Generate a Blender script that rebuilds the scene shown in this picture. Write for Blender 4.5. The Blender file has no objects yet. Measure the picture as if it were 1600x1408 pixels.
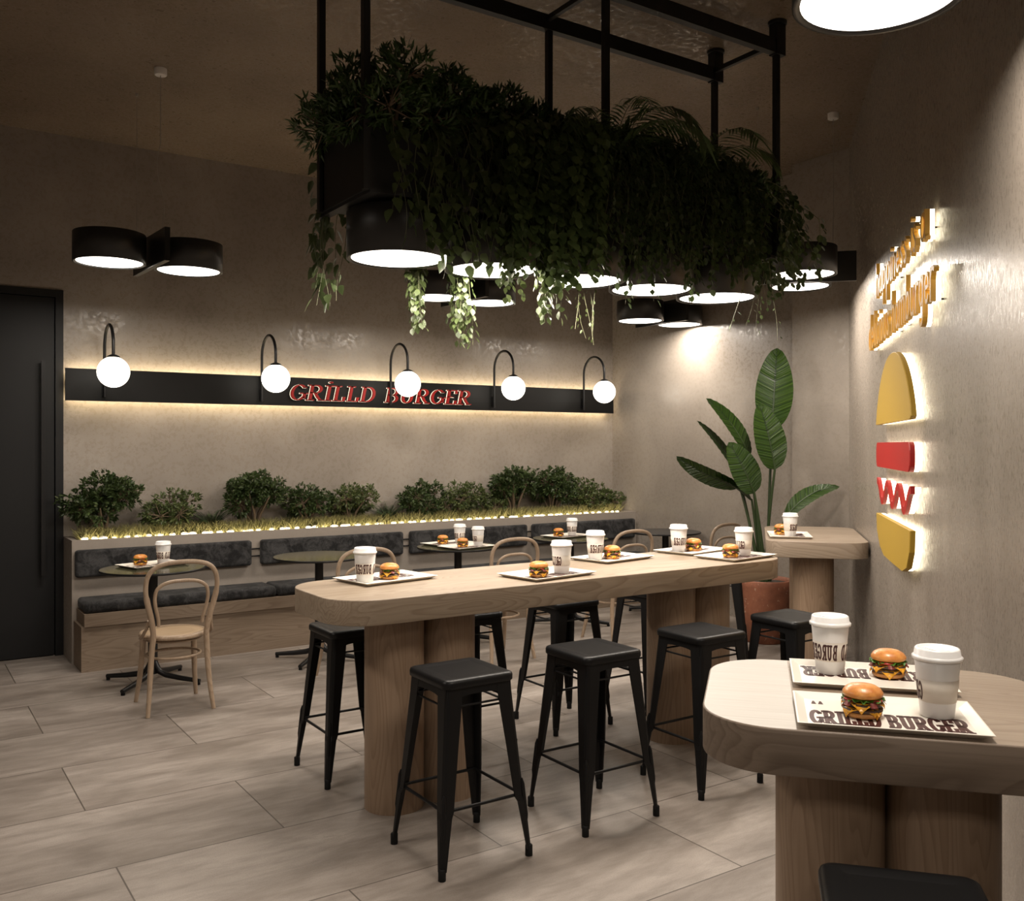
import bpy, math, random
from mathutils import Vector, Matrix

PI = math.pi
sc = bpy.context.scene
COL = sc.collection

# ------------------------------------------------------------------ camera, world, exposure
cam_d = bpy.data.cameras.new('camera')
cam = bpy.data.objects.new('camera', cam_d)
COL.objects.link(cam)
cam.location = (0.0, 0.0, 1.6)
cam.rotation_euler = (PI / 2, 0, -math.radians(33.816))
cam_d.sensor_width = 36.0
cam_d.lens = 36.0 * 1463.0 / 1600.0
cam_d.shift_y = -9.0 / 1600.0
cam_d.clip_start = 0.02
sc.camera = cam

world = bpy.data.worlds.new('world')
sc.world = world
world.use_nodes = True
world.node_tree.nodes['Background'].inputs[0].default_value = (1.0, 0.9, 0.8, 1)
world.node_tree.nodes['Background'].inputs[1].default_value = 0.02

vs = sc.view_settings
vs.view_transform = 'Standard'
vs.look = 'None'
vs.gamma = 1.0
vs.exposure = 0.0
try:
    vs.use_curve_mapping = False
except Exception:
    pass
cy = sc.cycles
cy.use_denoising = True
cy.max_bounces = 8
cy.diffuse_bounces = 5
cy.glossy_bounces = 4
cy.transmission_bounces = 4
cy.sample_clamp_indirect = 4.0
cy.caustics_reflective = False
cy.caustics_refractive = False

LAMP_W = 17.0          # watts of one drum lamp
LAMP_COL = (1.0, 0.89, 0.77)
LED_COL = (1.0, 0.80, 0.50)


# ------------------------------------------------------------------ mesh helpers
class MB:
    def __init__(s):
        s.v = []; s.f = []; s.m = []; s.sm = []

    def add(s, vs_, fs, mat=0, smooth=False, M=None):
        b = len(s.v)
        if M is not None:
            vs_ = [M @ Vector(p) for p in vs_]
        s.v.extend([tuple(p) for p in vs_])
        for f in fs:
            s.f.append(tuple(b + i for i in f)); s.m.append(mat); s.sm.append(smooth)

    def box(s, x0, x1, y0, y1, z0, z1, mat=0, M=None):
        vs_ = [(x0, y0, z0), (x1, y0, z0), (x1, y1, z0), (x0, y1, z0),
               (x0, y0, z1), (x1, y0, z1), (x1, y1, z1), (x0, y1, z1)]
        s.add(vs_, [(0, 3, 2, 1), (4, 5, 6, 7), (0, 1, 5, 4), (1, 2, 6, 5), (2, 3, 7, 6), (3, 0, 4, 7)], mat, False, M)

    def rings(s, rings, mat=0, smooth=True, cap0=True, cap1=True, M=None):
        n = len(rings[0])
        vs_ = [p for r in rings for p in r]
        fs = []
        for k in range(len(rings) - 1):
            for i in range(n):
                j = (i + 1) % n
                fs.append((k * n + i, k * n + j, (k + 1) * n + j, (k + 1) * n + i))
        s.add(vs_, fs, mat, smooth, M)
        if cap0:
            s.add(rings[0], [tuple(reversed(range(n)))], mat, False, M)
        if cap1:
            s.add(rings[-1], [tuple(range(n))], mat, False, M)

    def lathe(s, prof, n=24, mat=0, smooth=True, cap0=True, cap1=True, M=None):
        rs = [[(r * math.cos(2 * PI * i / n), r * math.sin(2 * PI * i / n), z) for i in range(n)] for r, z in prof]
        s.rings(rs, mat, smooth, cap0, cap1, M)

    def tube(s, pts, r, n=8, mat=0, M=None, smooth=True, flat=1.0):
        pts = [Vector(p) for p in pts]
        rad = r if isinstance(r, (list, tuple)) else [r] * len(pts)
        t0 = (pts[1] - pts[0]).normalized()
        ref = Vector((0, 0, 1)) if abs(t0.z) < .9 else Vector((1, 0, 0))
        u = t0.cross(ref).normalized()
        rs = []
        for i, p in enumerate(pts):
            if i == 0: t = pts[1] - pts[0]
            elif i == len(pts) - 1: t = pts[-1] - pts[-2]
            else: t = (pts[i + 1] - pts[i]).normalized() + (pts[i] - pts[i - 1]).normalized()
            t.normalize()
            u = (u - t * u.dot(t)).normalized()
            w = t.cross(u)
            rs.append([p + (u * math.cos(2 * PI * k / n) + w * math.sin(2 * PI * k / n) * flat) * rad[i] for k in range(n)])
        s.rings(rs, mat, smooth, True, True, M)

    def loop_tube(s, pts, r, n=8, mat=0, M=None):
        pts = [Vector(p) for p in pts]; N = len(pts)
        c = sum(pts, Vector()) / N
        nrm = (pts[1] - pts[0]).cross(pts[2] - pts[1]).normalized()
        vs_ = []; fs = []
        for i in range(N):
            t = (pts[(i + 1) % N] - pts[i - 1]).normalized()
            u = t.cross(nrm).normalized(); w = t.cross(u)
            vs_ += [pts[i] + (u * math.cos(2 * PI * k / n) + w * math.sin(2 * PI * k / n)) * r for k in range(n)]
        for i in range(N):
            j = (i + 1) % N
            for k in range(n):
                l = (k + 1) % n
                fs.append((i * n + k, i * n + l, j * n + l, j * n + k))
        s.add(vs_, fs, mat, True, M)

    def sphere(s, c, r, nu=16, nv=10, mat=0, sz=(1, 1, 1), M=None):
        rs = []
        for j in range(nv + 1):
            a = -PI / 2 + PI * j / nv
            rr = max(math.cos(a), 1e-3)
            rs.append([(c[0] + r * sz[0] * rr * math.cos(2 * PI * i / nu), c[1] + r * sz[1] * rr * math.sin(2 * PI * i / nu),
                        c[2] + r * sz[2] * math.sin(a)) for i in range(nu)])
        s.rings(rs, mat, True, True, True, M)

    def slab(s, outline_fn, z0, z1, bev, mat=0, M=None, steps=3, side_mat=None):
        """outline_fn(inset) gives an outline; rounded top and bottom edges"""
        rs = []
        for k in range(steps + 1):
            a = PI / 2 * k / steps
            rs.append([(x, y, z0 + bev * (1 - math.cos(a))) for x, y in outline_fn(bev * (1 - math.sin(a)))])
        for k in range(steps + 1):
            a = PI / 2 * k / steps
            rs.append([(x, y, z1 - bev * (1 - math.sin(a))) for x, y in outline_fn(bev * (1 - math.cos(a)))])
        n = len(rs[0])
        sm = mat if side_mat is None else side_mat
        s.rings(rs, sm, True, False, False, M)
        s.add(rs[0], [tuple(reversed(range(n)))], mat, False, M)
        s.add(rs[-1], [tuple(range(n))], mat, False, M)

    def prism(s, outline, z0, z1, mat=0, M=None):
        n = len(outline)
        a = [(x, y, z0) for x, y in outline]; b = [(x, y, z1) for x, y in outline]
        s.rings([a, b], mat, False, True, True, M)

    def build(s, name, mats, parent=None):
        me = bpy.data.meshes.new(name)
        me.from_pydata(s.v, [], s.f)
        if not isinstance(mats, (list, tuple)): mats = [mats]
        for m in mats: me.materials.append(m)
        me.polygons.foreach_set('material_index', s.m)
        me.polygons.foreach_set('use_smooth', s.sm)
        me.update()
        o = bpy.data.objects.new(name, me)
        COL.objects.link(o)
        if parent is not None: o.parent = parent
        return o


def rrect(hx, hy, r, n=8, cx=0, cy=0):
    def f(inset=0.0):
        a, b, q = hx - inset, hy - inset, max(r - inset, 1e-4)
        out = []
        for sx, sy, a0 in ((1, 1, 0), (-1, 1, PI / 2), (-1, -1, PI), (1, -1, 1.5 * PI)):
            for k in range(n + 1):
                t = a0 + PI / 2 * k / n
                out.append((cx + sx * (a - q) + q * math.cos(t), cy + sy * (b - q) + q * math.sin(t)))
        return out
    return f


def tag(o, label=None, cat=None, group=None, kind=None):
    if label: o['label'] = label
    if cat: o['category'] = cat
    if group: o['group'] = group
    if kind: o['kind'] = kind
    return o


def thing(name, label, cat, loc=(0, 0, 0), rotz=0.0, group=None):
    o = bpy.data.objects.new(name, None)
    COL.objects.link(o)
    o.empty_display_size = 0.1
    o.location = loc; o.rotation_euler = (0, 0, rotz)
    return tag(o, label, cat, group)


def dup(root, loc, rotz, label, group=None):
    r = root.copy(); COL.objects.link(r)
    r.location = loc; r.rotation_euler = (0, 0, rotz)
    r['label'] = label
    if group: r['group'] = group
    for ch in list(root.children):
        c = ch.copy(); COL.objects.link(c); c.parent = r
        for g in list(ch.children):
            d = g.copy(); COL.objects.link(d); d.parent = c
    return r


def struct(name, mb, mats, label=None):
    o = mb.build(name, mats)
    return tag(o, label=label, kind='structure')


# ------------------------------------------------------------------ materials
def new_mat(name):
    m = bpy.data.materials.new(name)
    m.use_nodes = True
    return m, m.node_tree.nodes, m.node_tree.links, m.node_tree.nodes['Principled BSDF']


def flat(name, col, rough=0.5, metal=0.0, spec=0.5, coat=0.0):
    m, N, L, b = new_mat(name)
    b.inputs['Base Color'].default_value = (*col, 1)
    b.inputs['Roughness'].default_value = rough
    b.inputs['Metallic'].default_value = metal
    b.inputs['Specular IOR Level'].default_value = spec
    b.inputs['Coat Weight'].default_value = coat
    return m


def emit(name, col, strength):
    m, N, L, b = new_mat(name)
    b.inputs['Base Color'].default_value = (0.8, 0.8, 0.8, 1)
    b.inputs['Emission Color'].default_value = (*col, 1)
    b.inputs['Emission Strength'].default_value = strength
    return m


def coords(N, L, scale, space='Object', rot=(0, 0, 0)):
    tc = N.new('ShaderNodeTexCoord'); mp = N.new('ShaderNodeMapping')
    mp.inputs['Scale'].default_value = scale
    mp.inputs['Rotation'].default_value = rot
    L.new(tc.outputs[space], mp.inputs['Vector'])
    return mp.outputs['Vector']


def noise(N, L, vec, scale, detail=4, rough=0.55, dist=0.0):
    n = N.new('ShaderNodeTexNoise')
    n.inputs['Scale'].default_value = scale
    n.inputs['Detail'].default_value = detail
    n.inputs['Roughness'].default_value = rough
    n.inputs['Distortion'].default_value = dist
    if vec is not None: L.new(vec, n.inputs['Vector'])
    return n.outputs['Fac']


def ramp(N, L, fac, stops):
    r = N.new('ShaderNodeValToRGB')
    e = r.color_ramp.elements
    while len(e) < len(stops): e.new(0.5)
    for i, (p, c) in enumerate(stops):
        e[i].position = p
        e[i].color = (*c, 1) if isinstance(c, tuple) else (c, c, c, 1)
    L.new(fac, r.inputs['Fac'])
    return r.outputs['Color']


def mix(N, L, fac, a, b, mode='MIX'):
    n = N.new('ShaderNodeMix'); n.data_type = 'RGBA'; n.blend_type = mode
    for sock, val in ((n.inputs['Factor'], fac), (n.inputs[6], a), (n.inputs[7], b)):
        if hasattr(val, 'links'): L.new(val, sock)
        elif isinstance(val, (int, float)): sock.default_value = val
        else: sock.default_value = (*val, 1)
    return n.outputs[2]


def bump(N, L, bsdf, height, strength, dist=0.01):
    b = N.new('ShaderNodeBump')
    b.inputs['Strength'].default_value = strength
    b.inputs['Distance'].default_value = dist
    L.new(height, b.inputs['Height'])
    L.new(b.outputs['Normal'], bsdf.inputs['Normal'])


def cement(name, c1, c2, stretch=(1, 1, 1), gloss=(0.17, 0.50), rot=(0, 0, 0)):
    m, N, L, b = new_mat(name)
    v = coords(N, L, stretch, 'Object', rot)
    big = noise(N, L, v, 1.1, 4, 0.55, 0.3)
    mid = noise(N, L, v, 3.6, 5, 0.6)
    micro = noise(N, L, v, 110, 3, 0.7)
    c = ramp(N, L, big, [(0.34, c1), (0.66, c2)])
    c = mix(N, L, ramp(N, L, mid, [(0.35, 0.0), (0.70, 0.36)]), c, tuple(x * 0.80 for x in c1))
    c = mix(N, L, ramp(N, L, micro, [(0.42, 0.0), (0.75, 0.22)]), c, tuple(x * 0.75 for x in c1))
    L.new(c, b.inputs['Base Color'])
    v2 = coords(N, L, stretch, 'Object', rot)
    rg = noise(N, L, v2, 32.0, 6, 0.70, 0.2)
    rr = ramp(N, L, rg, [(0.40, gloss[0]), (0.60, gloss[1])])
    L.new(rr, b.inputs['Roughness'])
    b.inputs['Specular IOR Level'].default_value = 0.5
    add = N.new('ShaderNodeMath'); add.operation = 'ADD'
    L.new(rg, add.inputs[0]); L.new(micro, add.inputs[1])
    bump(N, L, b, add.outputs[0], 0.035, 0.006)
    return m


def wood(name, c_dark, c_light, axis='X', rough=0.45, scale=1.0, two_tone=None):
    m, N, L, b = new_mat(name)
    s = [9.0, 9.0, 9.0]; s[{'X': 0, 'Y': 1, 'Z': 2}[axis]] = 1.1
    v = coords(N, L, tuple(x * scale for x in s), 'Object')
    warp = noise(N, L, v, 0.55, 3, 0.5, 0.6)
    v1 = coords(N, L, tuple(x * scale * 0.62 for x in s), 'Object')
    field = noise(N, L, v1, 0.95, 2.0, 0.45, 0.4)
    k = N.new('ShaderNodeMath'); k.operation = 'MULTIPLY'; k.inputs[1].default_value = 26.0
    L.new(field, k.inputs[0])
    fr = N.new('ShaderNodeMath'); fr.operation = 'FRACT'; L.new(k.outputs[0], fr.inputs[0])
    s2 = [120.0, 120.0, 120.0]; s2[{'X': 0, 'Y': 1, 'Z': 2}[axis]] = 4.0
    v2 = coords(N, L, tuple(x * scale for x in s2), 'Object')
    fib = noise(N, L, v2, 1.0, 3, 0.6)
    c = ramp(N, L, warp, [(0.3, tuple(0.45 * a_ + 0.55 * b_ for a_, b_ in zip(c_dark, c_light))), (0.7, c_light)])
    c = mix(N, L, ramp(N, L, fr.outputs[0], [(0.0, 0.0), (0.45, 0.10), (0.90, 0.62), (1.0, 0.0)]), c, c_dark)
    c = mix(N, L, ramp(N, L, fib, [(0.45, 0.0), (0.75, 0.32)]), c, tuple(x * 0.85 for x in c_dark))
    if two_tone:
        # paler tone on one side of a straight edge at local x = two_tone
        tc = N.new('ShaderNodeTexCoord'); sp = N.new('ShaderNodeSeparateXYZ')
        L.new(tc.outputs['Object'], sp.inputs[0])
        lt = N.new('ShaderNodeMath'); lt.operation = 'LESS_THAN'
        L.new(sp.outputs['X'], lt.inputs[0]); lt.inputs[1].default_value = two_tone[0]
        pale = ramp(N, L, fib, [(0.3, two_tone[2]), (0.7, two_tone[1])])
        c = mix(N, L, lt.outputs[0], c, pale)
    L.new(c, b.inputs['Base Color'])
    b.inputs['Roughness'].default_value = rough
    b.inputs['Specular IOR Level'].default_value = 0.4
    bump(N, L, b, fib, 0.05, 0.004)
    return m


def floor_mat():
    m, N, L, b = new_mat('floor_tile')
    tc = N.new('ShaderNodeTexCoord'); mp = N.new('ShaderNodeMapping')
    L.new(tc.outputs['Object'], mp.inputs['Vector'])
    mp.inputs['Location'].default_value = (0.0, 0.0, 0)
    br = N.new('ShaderNodeTexBrick')
    br.offset = 0.5; br.offset_frequency = 2; br.squash = 1.0
    br.inputs['Scale'].default_value = 1.0
    br.inputs['Brick Width'].default_value = 1.315
    br.inputs['Row Height'].default_value = 0.6575
    br.inputs['Mortar Size'].default_value = 0.0032
    br.inputs['Mortar Smooth'].default_value = 0.1
    br.inputs['Bias'].default_value = 0.0
    br.inputs['Color1'].default_value = (0.0, 0.0, 0.0, 1)
    br.inputs['Color2'].default_value = (1.0, 1.0, 1.0, 1)
    L.new(mp.outputs['Vector'], br.inputs['Vector'])
    v = coords(N, L, (0.9, 2.2, 1), 'Object')
    # every tile gets its own piece of the pattern
    ad = N.new('ShaderNodeVectorMath'); ad.operation = 'MULTIPLY_ADD'
    L.new(br.outputs['Color'], ad.inputs[0]); ad.inputs[1].default_value = (7.3, 3.1, 5.0); L.new(v, ad.inputs[2])
    big = noise(N, L, ad.outputs[0], 1.5, 5, 0.60, 0.5)
    strk = noise(N, L, coords(N, L, (4.0, 17.0, 1), 'Object'), 1.0, 6, 0.68, 0.4)
    grain = noise(N, L, coords(N, L, (1, 1, 1), 'Object'), 210, 2, 0.6)
    c = ramp(N, L, big, [(0.30, (0.172, 0.145, 0.124)), (0.5, (0.256, 0.222, 0.195)), (0.70, (0.352, 0.312, 0.278))])
    c = mix(N, L, ramp(N, L, strk, [(0.44, 0.0), (0.70, 0.50)]), c, (0.120, 0.098, 0.080))
    c = mix(N, L, ramp(N, L, strk, [(0.28, 0.30), (0.45, 0.0)]), c, (0.36, 0.32, 0.285))
    c = mix(N, L, ramp(N, L, grain, [(0.48, 0.0), (0.75, 0.35)]), c, (0.105, 0.086, 0.070))
    c = mix(N, L, br.outputs['Fac'], c, (0.075, 0.06, 0.048))
    L.new(c, b.inputs['Base Color'])
    rr = ramp(N, L, big, [(0.3, 0.36), (0.7, 0.52)])
    L.new(rr, b.inputs['Roughness'])
    b.inputs['Specular IOR Level'].default_value = 0.45
    inv = N.new('ShaderNodeMath'); inv.operation = 'SUBTRACT'; inv.inputs[0].default_value = 1.0
    L.new(br.outputs['Fac'], inv.inputs[1])
    mul = N.new('ShaderNodeMath'); mul.operation = 'MULTIPLY_ADD'
    L.new(big, mul.inputs[0]); mul.inputs[1].default_value = 0.12; L.new(inv.outputs[0], mul.inputs[2])
    bump(N, L, b, mul.outputs[0], 0.25, 0.004)
    return m


def fabric(name, c1, c2):
    m, N, L, b = new_mat(name)
    v = coords(N, L, (1, 1, 1), 'Object')
    blot = noise(N, L, v, 11, 8, 0.75, 0.6)
    fine = noise(N, L, v, 190, 2, 0.6)
    c = ramp(N, L, blot, [(0.42, c1), (0.62, c2)])
    c = mix(N, L, ramp(N, L, fine, [(0.35, 0.0), (0.7, 0.5)]), c, tuple(x * 0.5 for x in c1))
    L.new(c, b.inputs['Base Color'])
    b.inputs['Roughness'].default_value = 0.9
    b.inputs['Sheen Weight'].default_value = 0.06
    b.inputs['Specular IOR Level'].default_value = 0.2
    bump(N, L, b, fine, 0.25, 0.002)
    return m


def leafy(name, c1, c2, rough=0.42, scale=14, trans=0.15):
    m, N, L, b = new_mat(name)
    v = coords(N, L, (1, 1, 1), 'Object')
    n = noise(N, L, v, scale, 3, 0.6)
    L.new(ramp(N, L, n, [(0.3, c1), (0.7, c2)]), b.inputs['Base Color'])
    b.inputs['Roughness'].default_value = rough
    b.inputs['Specular IOR Level'].default_value = 0.4
    if trans:
        tr = N.new('ShaderNodeBsdfTranslucent')
        tr.inputs['Color'].default_value = (*[min(1, x * 1.6) for x in c2], 1)
        mx = N.new('ShaderNodeMixShader'); mx.inputs[0].default_value = trans
        L.new(b.outputs[0], mx.inputs[1]); L.new(tr.outputs[0], mx.inputs[2])
        L.new(mx.outputs[0], N['Material Output'].inputs['Surface'])
    return m


def banana_mat():
    m, N, L, b = new_mat('banana_leaf')
    tc = N.new('ShaderNodeTexCoord')
    at = N.new('ShaderNodeAttribute'); at.attribute_name = 'leaf_uv'
    sp = N.new('ShaderNodeSeparateXYZ'); L.new(at.outputs['Vector'], sp.inputs[0])
    # ribs run sideways from the midrib
    s = N.new('ShaderNodeMath'); s.operation = 'MULTIPLY_ADD'
    ab = N.new('ShaderNodeMath'); ab.operation = 'ABSOLUTE'; L.new(sp.outputs['X'], ab.inputs[0])
    L.new(ab.outputs[0], s.inputs[0]); s.inputs[1].default_value = -0.10; L.new(sp.outputs['Y'], s.inputs[2])
    cb = N.new('ShaderNodeCombineXYZ'); L.new(s.outputs[0], cb.inputs[1])
    n = noise(N, L, cb.outputs[0], 34, 3, 0.6)
    n2 = noise(N, L, tc.outputs['Object'], 5, 3, 0.5)
    c = ramp(N, L, n, [(0.34, (0.010, 0.027, 0.004)), (0.66, (0.050, 0.098, 0.013))])
    c = mix(N, L, ramp(N, L, n2, [(0.35, 0.0), (0.7, 0.4)]), c, (0.018, 0.048, 0.011))
    rib = N.new('ShaderNodeMath'); rib.operation = 'LESS_THAN'; L.new(ab.outputs[0], rib.inputs[0]); rib.inputs[1].default_value = 0.06
    c = mix(N, L, rib.outputs[0], c, (0.018, 0.036, 0.012))
    L.new(c, b.inputs['Base Color'])
    b.inputs['Roughness'].default_value = 0.27
    b.inputs['Specular IOR Level'].default_value = 0.36
    bump(N, L, b, n, 1.0, 0.035)
    return m


M = {}
M['wall'] = cement('wall_cement', (0.248, 0.214, 0.182), (0.348, 0.308, 0.268))
M['wall_streak'] = cement('wall_cement_streaked', (0.250, 0.216, 0.182), (0.330, 0.289, 0.248), stretch=(2.4, 2.4, 0.9), gloss=(0.20, 0.46))
M['ceiling'] = cement('ceiling_cement', (0.165, 0.122, 0.084), (0.235, 0.180, 0.126), gloss=(0.25, 0.75))
M['planter'] = cement('planter_cement', (0.270, 0.236, 0.203), (0.325, 0.287, 0.248), gloss=(0.5, 0.8))
M['floor'] = floor_mat()
M['oak_top'] = wood('oak_along_table', (0.185, 0.132, 0.088), (0.345, 0.280, 0.210), 'X')
M['oak_bench'] = wood('oak_bench', (0.140, 0.098, 0.066), (0.245, 0.190, 0.140), 'X', 0.55)
M['oak_post'] = wood('oak_upright', (0.190, 0.125, 0.080), (0.315, 0.225, 0.155), 'Z', 0.4)
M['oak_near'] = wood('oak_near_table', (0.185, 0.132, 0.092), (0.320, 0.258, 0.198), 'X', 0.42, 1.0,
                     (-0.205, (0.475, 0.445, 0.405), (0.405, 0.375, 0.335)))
M['oak_far'] = wood('oak_far_table', (0.210, 0.152, 0.106), (0.360, 0.295, 0.230), 'X', 0.42)
M['oak_grey'] = wood('oak_edge_band', (0.125, 0.089, 0.064), (0.255, 0.200, 0.154), 'X', 0.45)
M['bent'] = wood('bent_beech', (0.230, 0.160, 0.105), (0.370, 0.280, 0.200), 'Z', 0.34, 1.5)
M['rush'] = wood('chair_seat_ply', (0.310, 0.215, 0.130), (0.430, 0.320, 0.210), 'X', 0.4)
M['black'] = flat('black_metal', (0.009, 0.009, 0.0095), 0.36, 0.0, 0.35)
M['stool'] = flat('black_powder_coat', (0.0060, 0.0060, 0.0064), 0.40, 0.0, 0.22)
M['rubber'] = flat('black_rubber', (0.005, 0.005, 0.005), 0.6, 0.0, 0.2)
M['drum'] = flat('drum_black', (0.020, 0.019, 0.018), 0.38, 0.3, 0.5)
M['drum_in'] = flat('drum_reflector', (0.75, 0.72, 0.68), 0.35)
M['board'] = flat('sign_black', (0.006, 0.0058, 0.0055), 0.45, 0.0, 0.22)
M['door'] = flat('door_black', (0.0095, 0.0098, 0.0105), 0.48, 0.0, 0.3)
M['trough'] = flat('trough_black', (0.010, 0.010, 0.010), 0.5)
M['fabric'] = fabric('charcoal_velvet', (0.014, 0.014, 0.0145), (0.066, 0.066, 0.068))
M['olive'] = flat('olive_glass_top', (0.034, 0.034, 0.018), 0.15, 0.0, 0.5)
M['slate'] = flat('slate_top', (0.030, 0.029, 0.029), 0.38)
M['cup'] = flat('cup_white', (0.80, 0.79, 0.78), 0.38)
M['lid'] = flat('lid_white', (0.82, 0.82, 0.82), 0.25)
M['sleeve'] = flat('sleeve_beige', (0.70, 0.645, 0.57), 0.6)
M['ink'] = flat('maroon_ink', (0.045, 0.006, 0.004), 0.5)
M['tray'] = flat('tray_cream', (0.76, 0.72, 0.65), 0.38)
M['gold'] = flat('letter_gold', (0.62, 0.34, 0.045), 0.42)
M['yellow'] = flat('sign_yellow', (0.385, 0.245, 0.030), 0.6, 0, 0.3)
M['red'] = flat('sign_red', (0.35, 0.010, 0.008), 0.5, 0, 0.3)
M['halo'] = emit('sign_backlight', (1.0, 0.88, 0.62), 3.6)
M['letter_rim'] = emit('letter_rim_light', (1.0, 0.86, 0.62), 1.3)
M['led'] = emit('light_strip', LED_COL, 26.0)
M['led_planter'] = emit('planter_light_strip', (1.0, 0.84, 0.52), 30.0)
M['globe'] = emit('opal_globe', (1.0, 0.93, 0.80), 4.0)
M['diffuser'] = emit('lamp_diffuser', (1.0, 0.93, 0.84), 4.0)
M['white_plastic'] = flat('canopy_white', (0.72, 0.70, 0.68), 0.4)
M['cable'] = flat('pale_cable', (0.35, 0.32, 0.29), 0.5)
M['pebble'] = flat('white_pebble', (0.78, 0.76, 0.72), 0.45)
M['soil'] = flat('soil', (0.030, 0.020, 0.013), 0.9)
M['bark'] = flat('bark', (0.115, 0.080, 0.050), 0.8)
M['vine'] = flat('vine_stem', (0.130, 0.135, 0.070), 0.6)
M['stalk'] = flat('green_stalk', (0.028, 0.048, 0.016), 0.4)
M['bush'] = leafy('shrub_leaf', (0.018, 0.036, 0.010), (0.060, 0.088, 0.028), 0.40)
M['bush_pale'] = leafy('shrub_leaf_pale', (0.032, 0.054, 0.014), (0.100, 0.125, 0.042), 0.45)
M['fern'] = leafy('fern_frond', (0.012, 0.030, 0.008), (0.032, 0.062, 0.016), 0.4)
M['grass'] = leafy('dry_grass', (0.115, 0.105, 0.038), (0.230, 0.215, 0.090), 0.6, 25, 0.25)
M['spiky'] = leafy('narrow_leaf', (0.022, 0.050, 0.014), (0.062, 0.108, 0.030), 0.38)
M['ivy'] = leafy('ivy_leaf', (0.034, 0.052, 0.018), (0.074, 0.100, 0.038), 0.36)
M['round'] = leafy('round_leaf', (0.038, 0.064, 0.021), (0.088, 0.124, 0.042), 0.36)
M['small'] = leafy('small_leaf', (0.024, 0.042, 0.014), (0.056, 0.080, 0.028), 0.4)
M['lime'] = leafy('bright_trailing_leaf', (0.036, 0.054, 0.016), (0.085, 0.112, 0.038), 0.42)
M['palm'] = leafy('palm_leaf', (0.030, 0.056, 0.020), (0.075, 0.110, 0.042), 0.4)
M['banana'] = banana_mat()


def bun_mat(name, c1, c2):
    m, N, L, b = new_mat(name)
    v = coords(N, L, (1, 1, 1), 'Object')
    n = noise(N, L, v, 45, 5, 0.65)
    L.new(ramp(N, L, n, [(0.35, c1), (0.68, c2)]), b.inputs['Base Color'])
    b.inputs['Roughness'].default_value = 0.38
    b.inputs['Subsurface Weight'].default_value = 0.05
    b.inputs['Coat Weight'].default_value = 0.15
    bump(N, L, b, n, 0.12, 0.002)
    return m


M['bun'] = bun_mat('bun_crust', (0.52, 0.17, 0.030), (0.72, 0.33, 0.085))
M['bun_low'] = bun_mat('bun_base', (0.50, 0.19, 0.045), (0.68, 0.34, 0.11))
M['patty'] = bun_mat('grilled_patty', (0.020, 0.008, 0.004), (0.095, 0.042, 0.022))
M['cheese'] = flat('cheese', (0.85, 0.40, 0.025), 0.35)
M['lettuce'] = flat('lettuce', (0.050, 0.150, 0.014), 0.4)
M['tomato'] = flat('tomato', (0.45, 0.035, 0.025), 0.3)
M['bacon'] = flat('bacon', (0.22, 0.045, 0.035), 0.4)


def pot_mat():
    m, N, L, b = new_mat('terracotta')
    v = coords(N, L, (1, 1, 1), 'Object')
    n = noise(N, L, v, 9, 6, 0.65)
    sp = noise(N, L, v, 38, 2, 0.5)
    c = ramp(N, L, n, [(0.3, (0.17, 0.058, 0.030)), (0.7, (0.30, 0.110, 0.058))])
    c = mix(N, L, ramp(N, L, sp, [(0.66, 0.0), (0.72, 0.7)]), c, (0.50, 0.36, 0.26))
    L.new(c, b.inputs['Base Color'])
    b.inputs['Roughness'].default_value = 0.7
    return m


M['pot'] = pot_mat()

# ------------------------------------------------------------------ large structure
CEIL = 3.96
YB = 7.834
XA, XB, YSTEP = 6.56, 6.362, 5.25
C0 = Vector((6.362, 4.688))            # corner where the slanted wall starts
CDIR = Vector((-0.748, -0.664)).normalized()
CN = Vector((-0.664, 0.748)).normalized()   # points into the room
XL, YF = -2.0, -2.4


def wallbox(name, p, q, mat, th=0.12, z0=0.0, z1=CEIL):
    """a wall from p to q whose body lies on the right-hand side of p->q"""
    p = Vector(p); q = Vector(q); d = (q - p).normalized(); r = Vector((d.y, -d.x)) * th
    mb = MB()
    pts = [p, q, q + r, p + r]
    mb.rings([[(a.x, a.y, z0) for a in pts], [(a.x, a.y, z1) for a in pts]], 0, False)
    return struct(name, mb, mat)


mb = MB(); mb.box(XL - .12, XA + .12, YF - .12, YB + .12, -.1, 0)
fl = struct('floor', mb, M['floor'])
# shift the tile grid through the mesh, so that joints fall where they do in the room
OX, OY = 0.728 - 1.315 * 2 + 0.6575, 4.437 - 0.6575 * 8
fl.location = (OX, OY, 0)
for vt in fl.data.vertices: vt.co.x -= OX; vt.co.y -= OY
mb = MB(); mb.box(XL - .12, XA + .12, YF - .12, YB + .12, CEIL, CEIL + .1)
struct('ceiling', mb, M['ceiling'])
# back wall with the door opening
DX0, DX1, DZ = -0.10, 1.13, 2.775
mb = MB()
mb.box(XL, DX0, YB, YB + .12, 0, CEIL); mb.box(DX1, XA, YB, YB + .12, 0, CEIL); mb.box(DX0, DX1, YB, YB + .12, DZ, CEIL)
struct('wall_back', mb, M['wall'])
wallbox('wall_right', (XA, YSTEP), (XA, YB + .12), M['wall'])
mb = MB(); mb.box(XB, XA + .12, C0.y - .2, YSTEP, 0, CEIL)
struct('wall_pier', mb, M['wall'])
CLEN = 6.0                                   # the slanted wall ends beside the camera and turns away
CEND = C0 + CDIR * CLEN
wc = MB()
wc.box(0, CLEN, 0, .12, 0, CEIL)        # local +x runs along the wall, local -y is the room side
wcs = struct('wall_slanted', wc, M['wall_streak'])
wcs.location = (C0.x, C0.y, 0)
wcs.rotation_euler = (0, 0, math.atan2(CDIR.y, CDIR.x))
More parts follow.
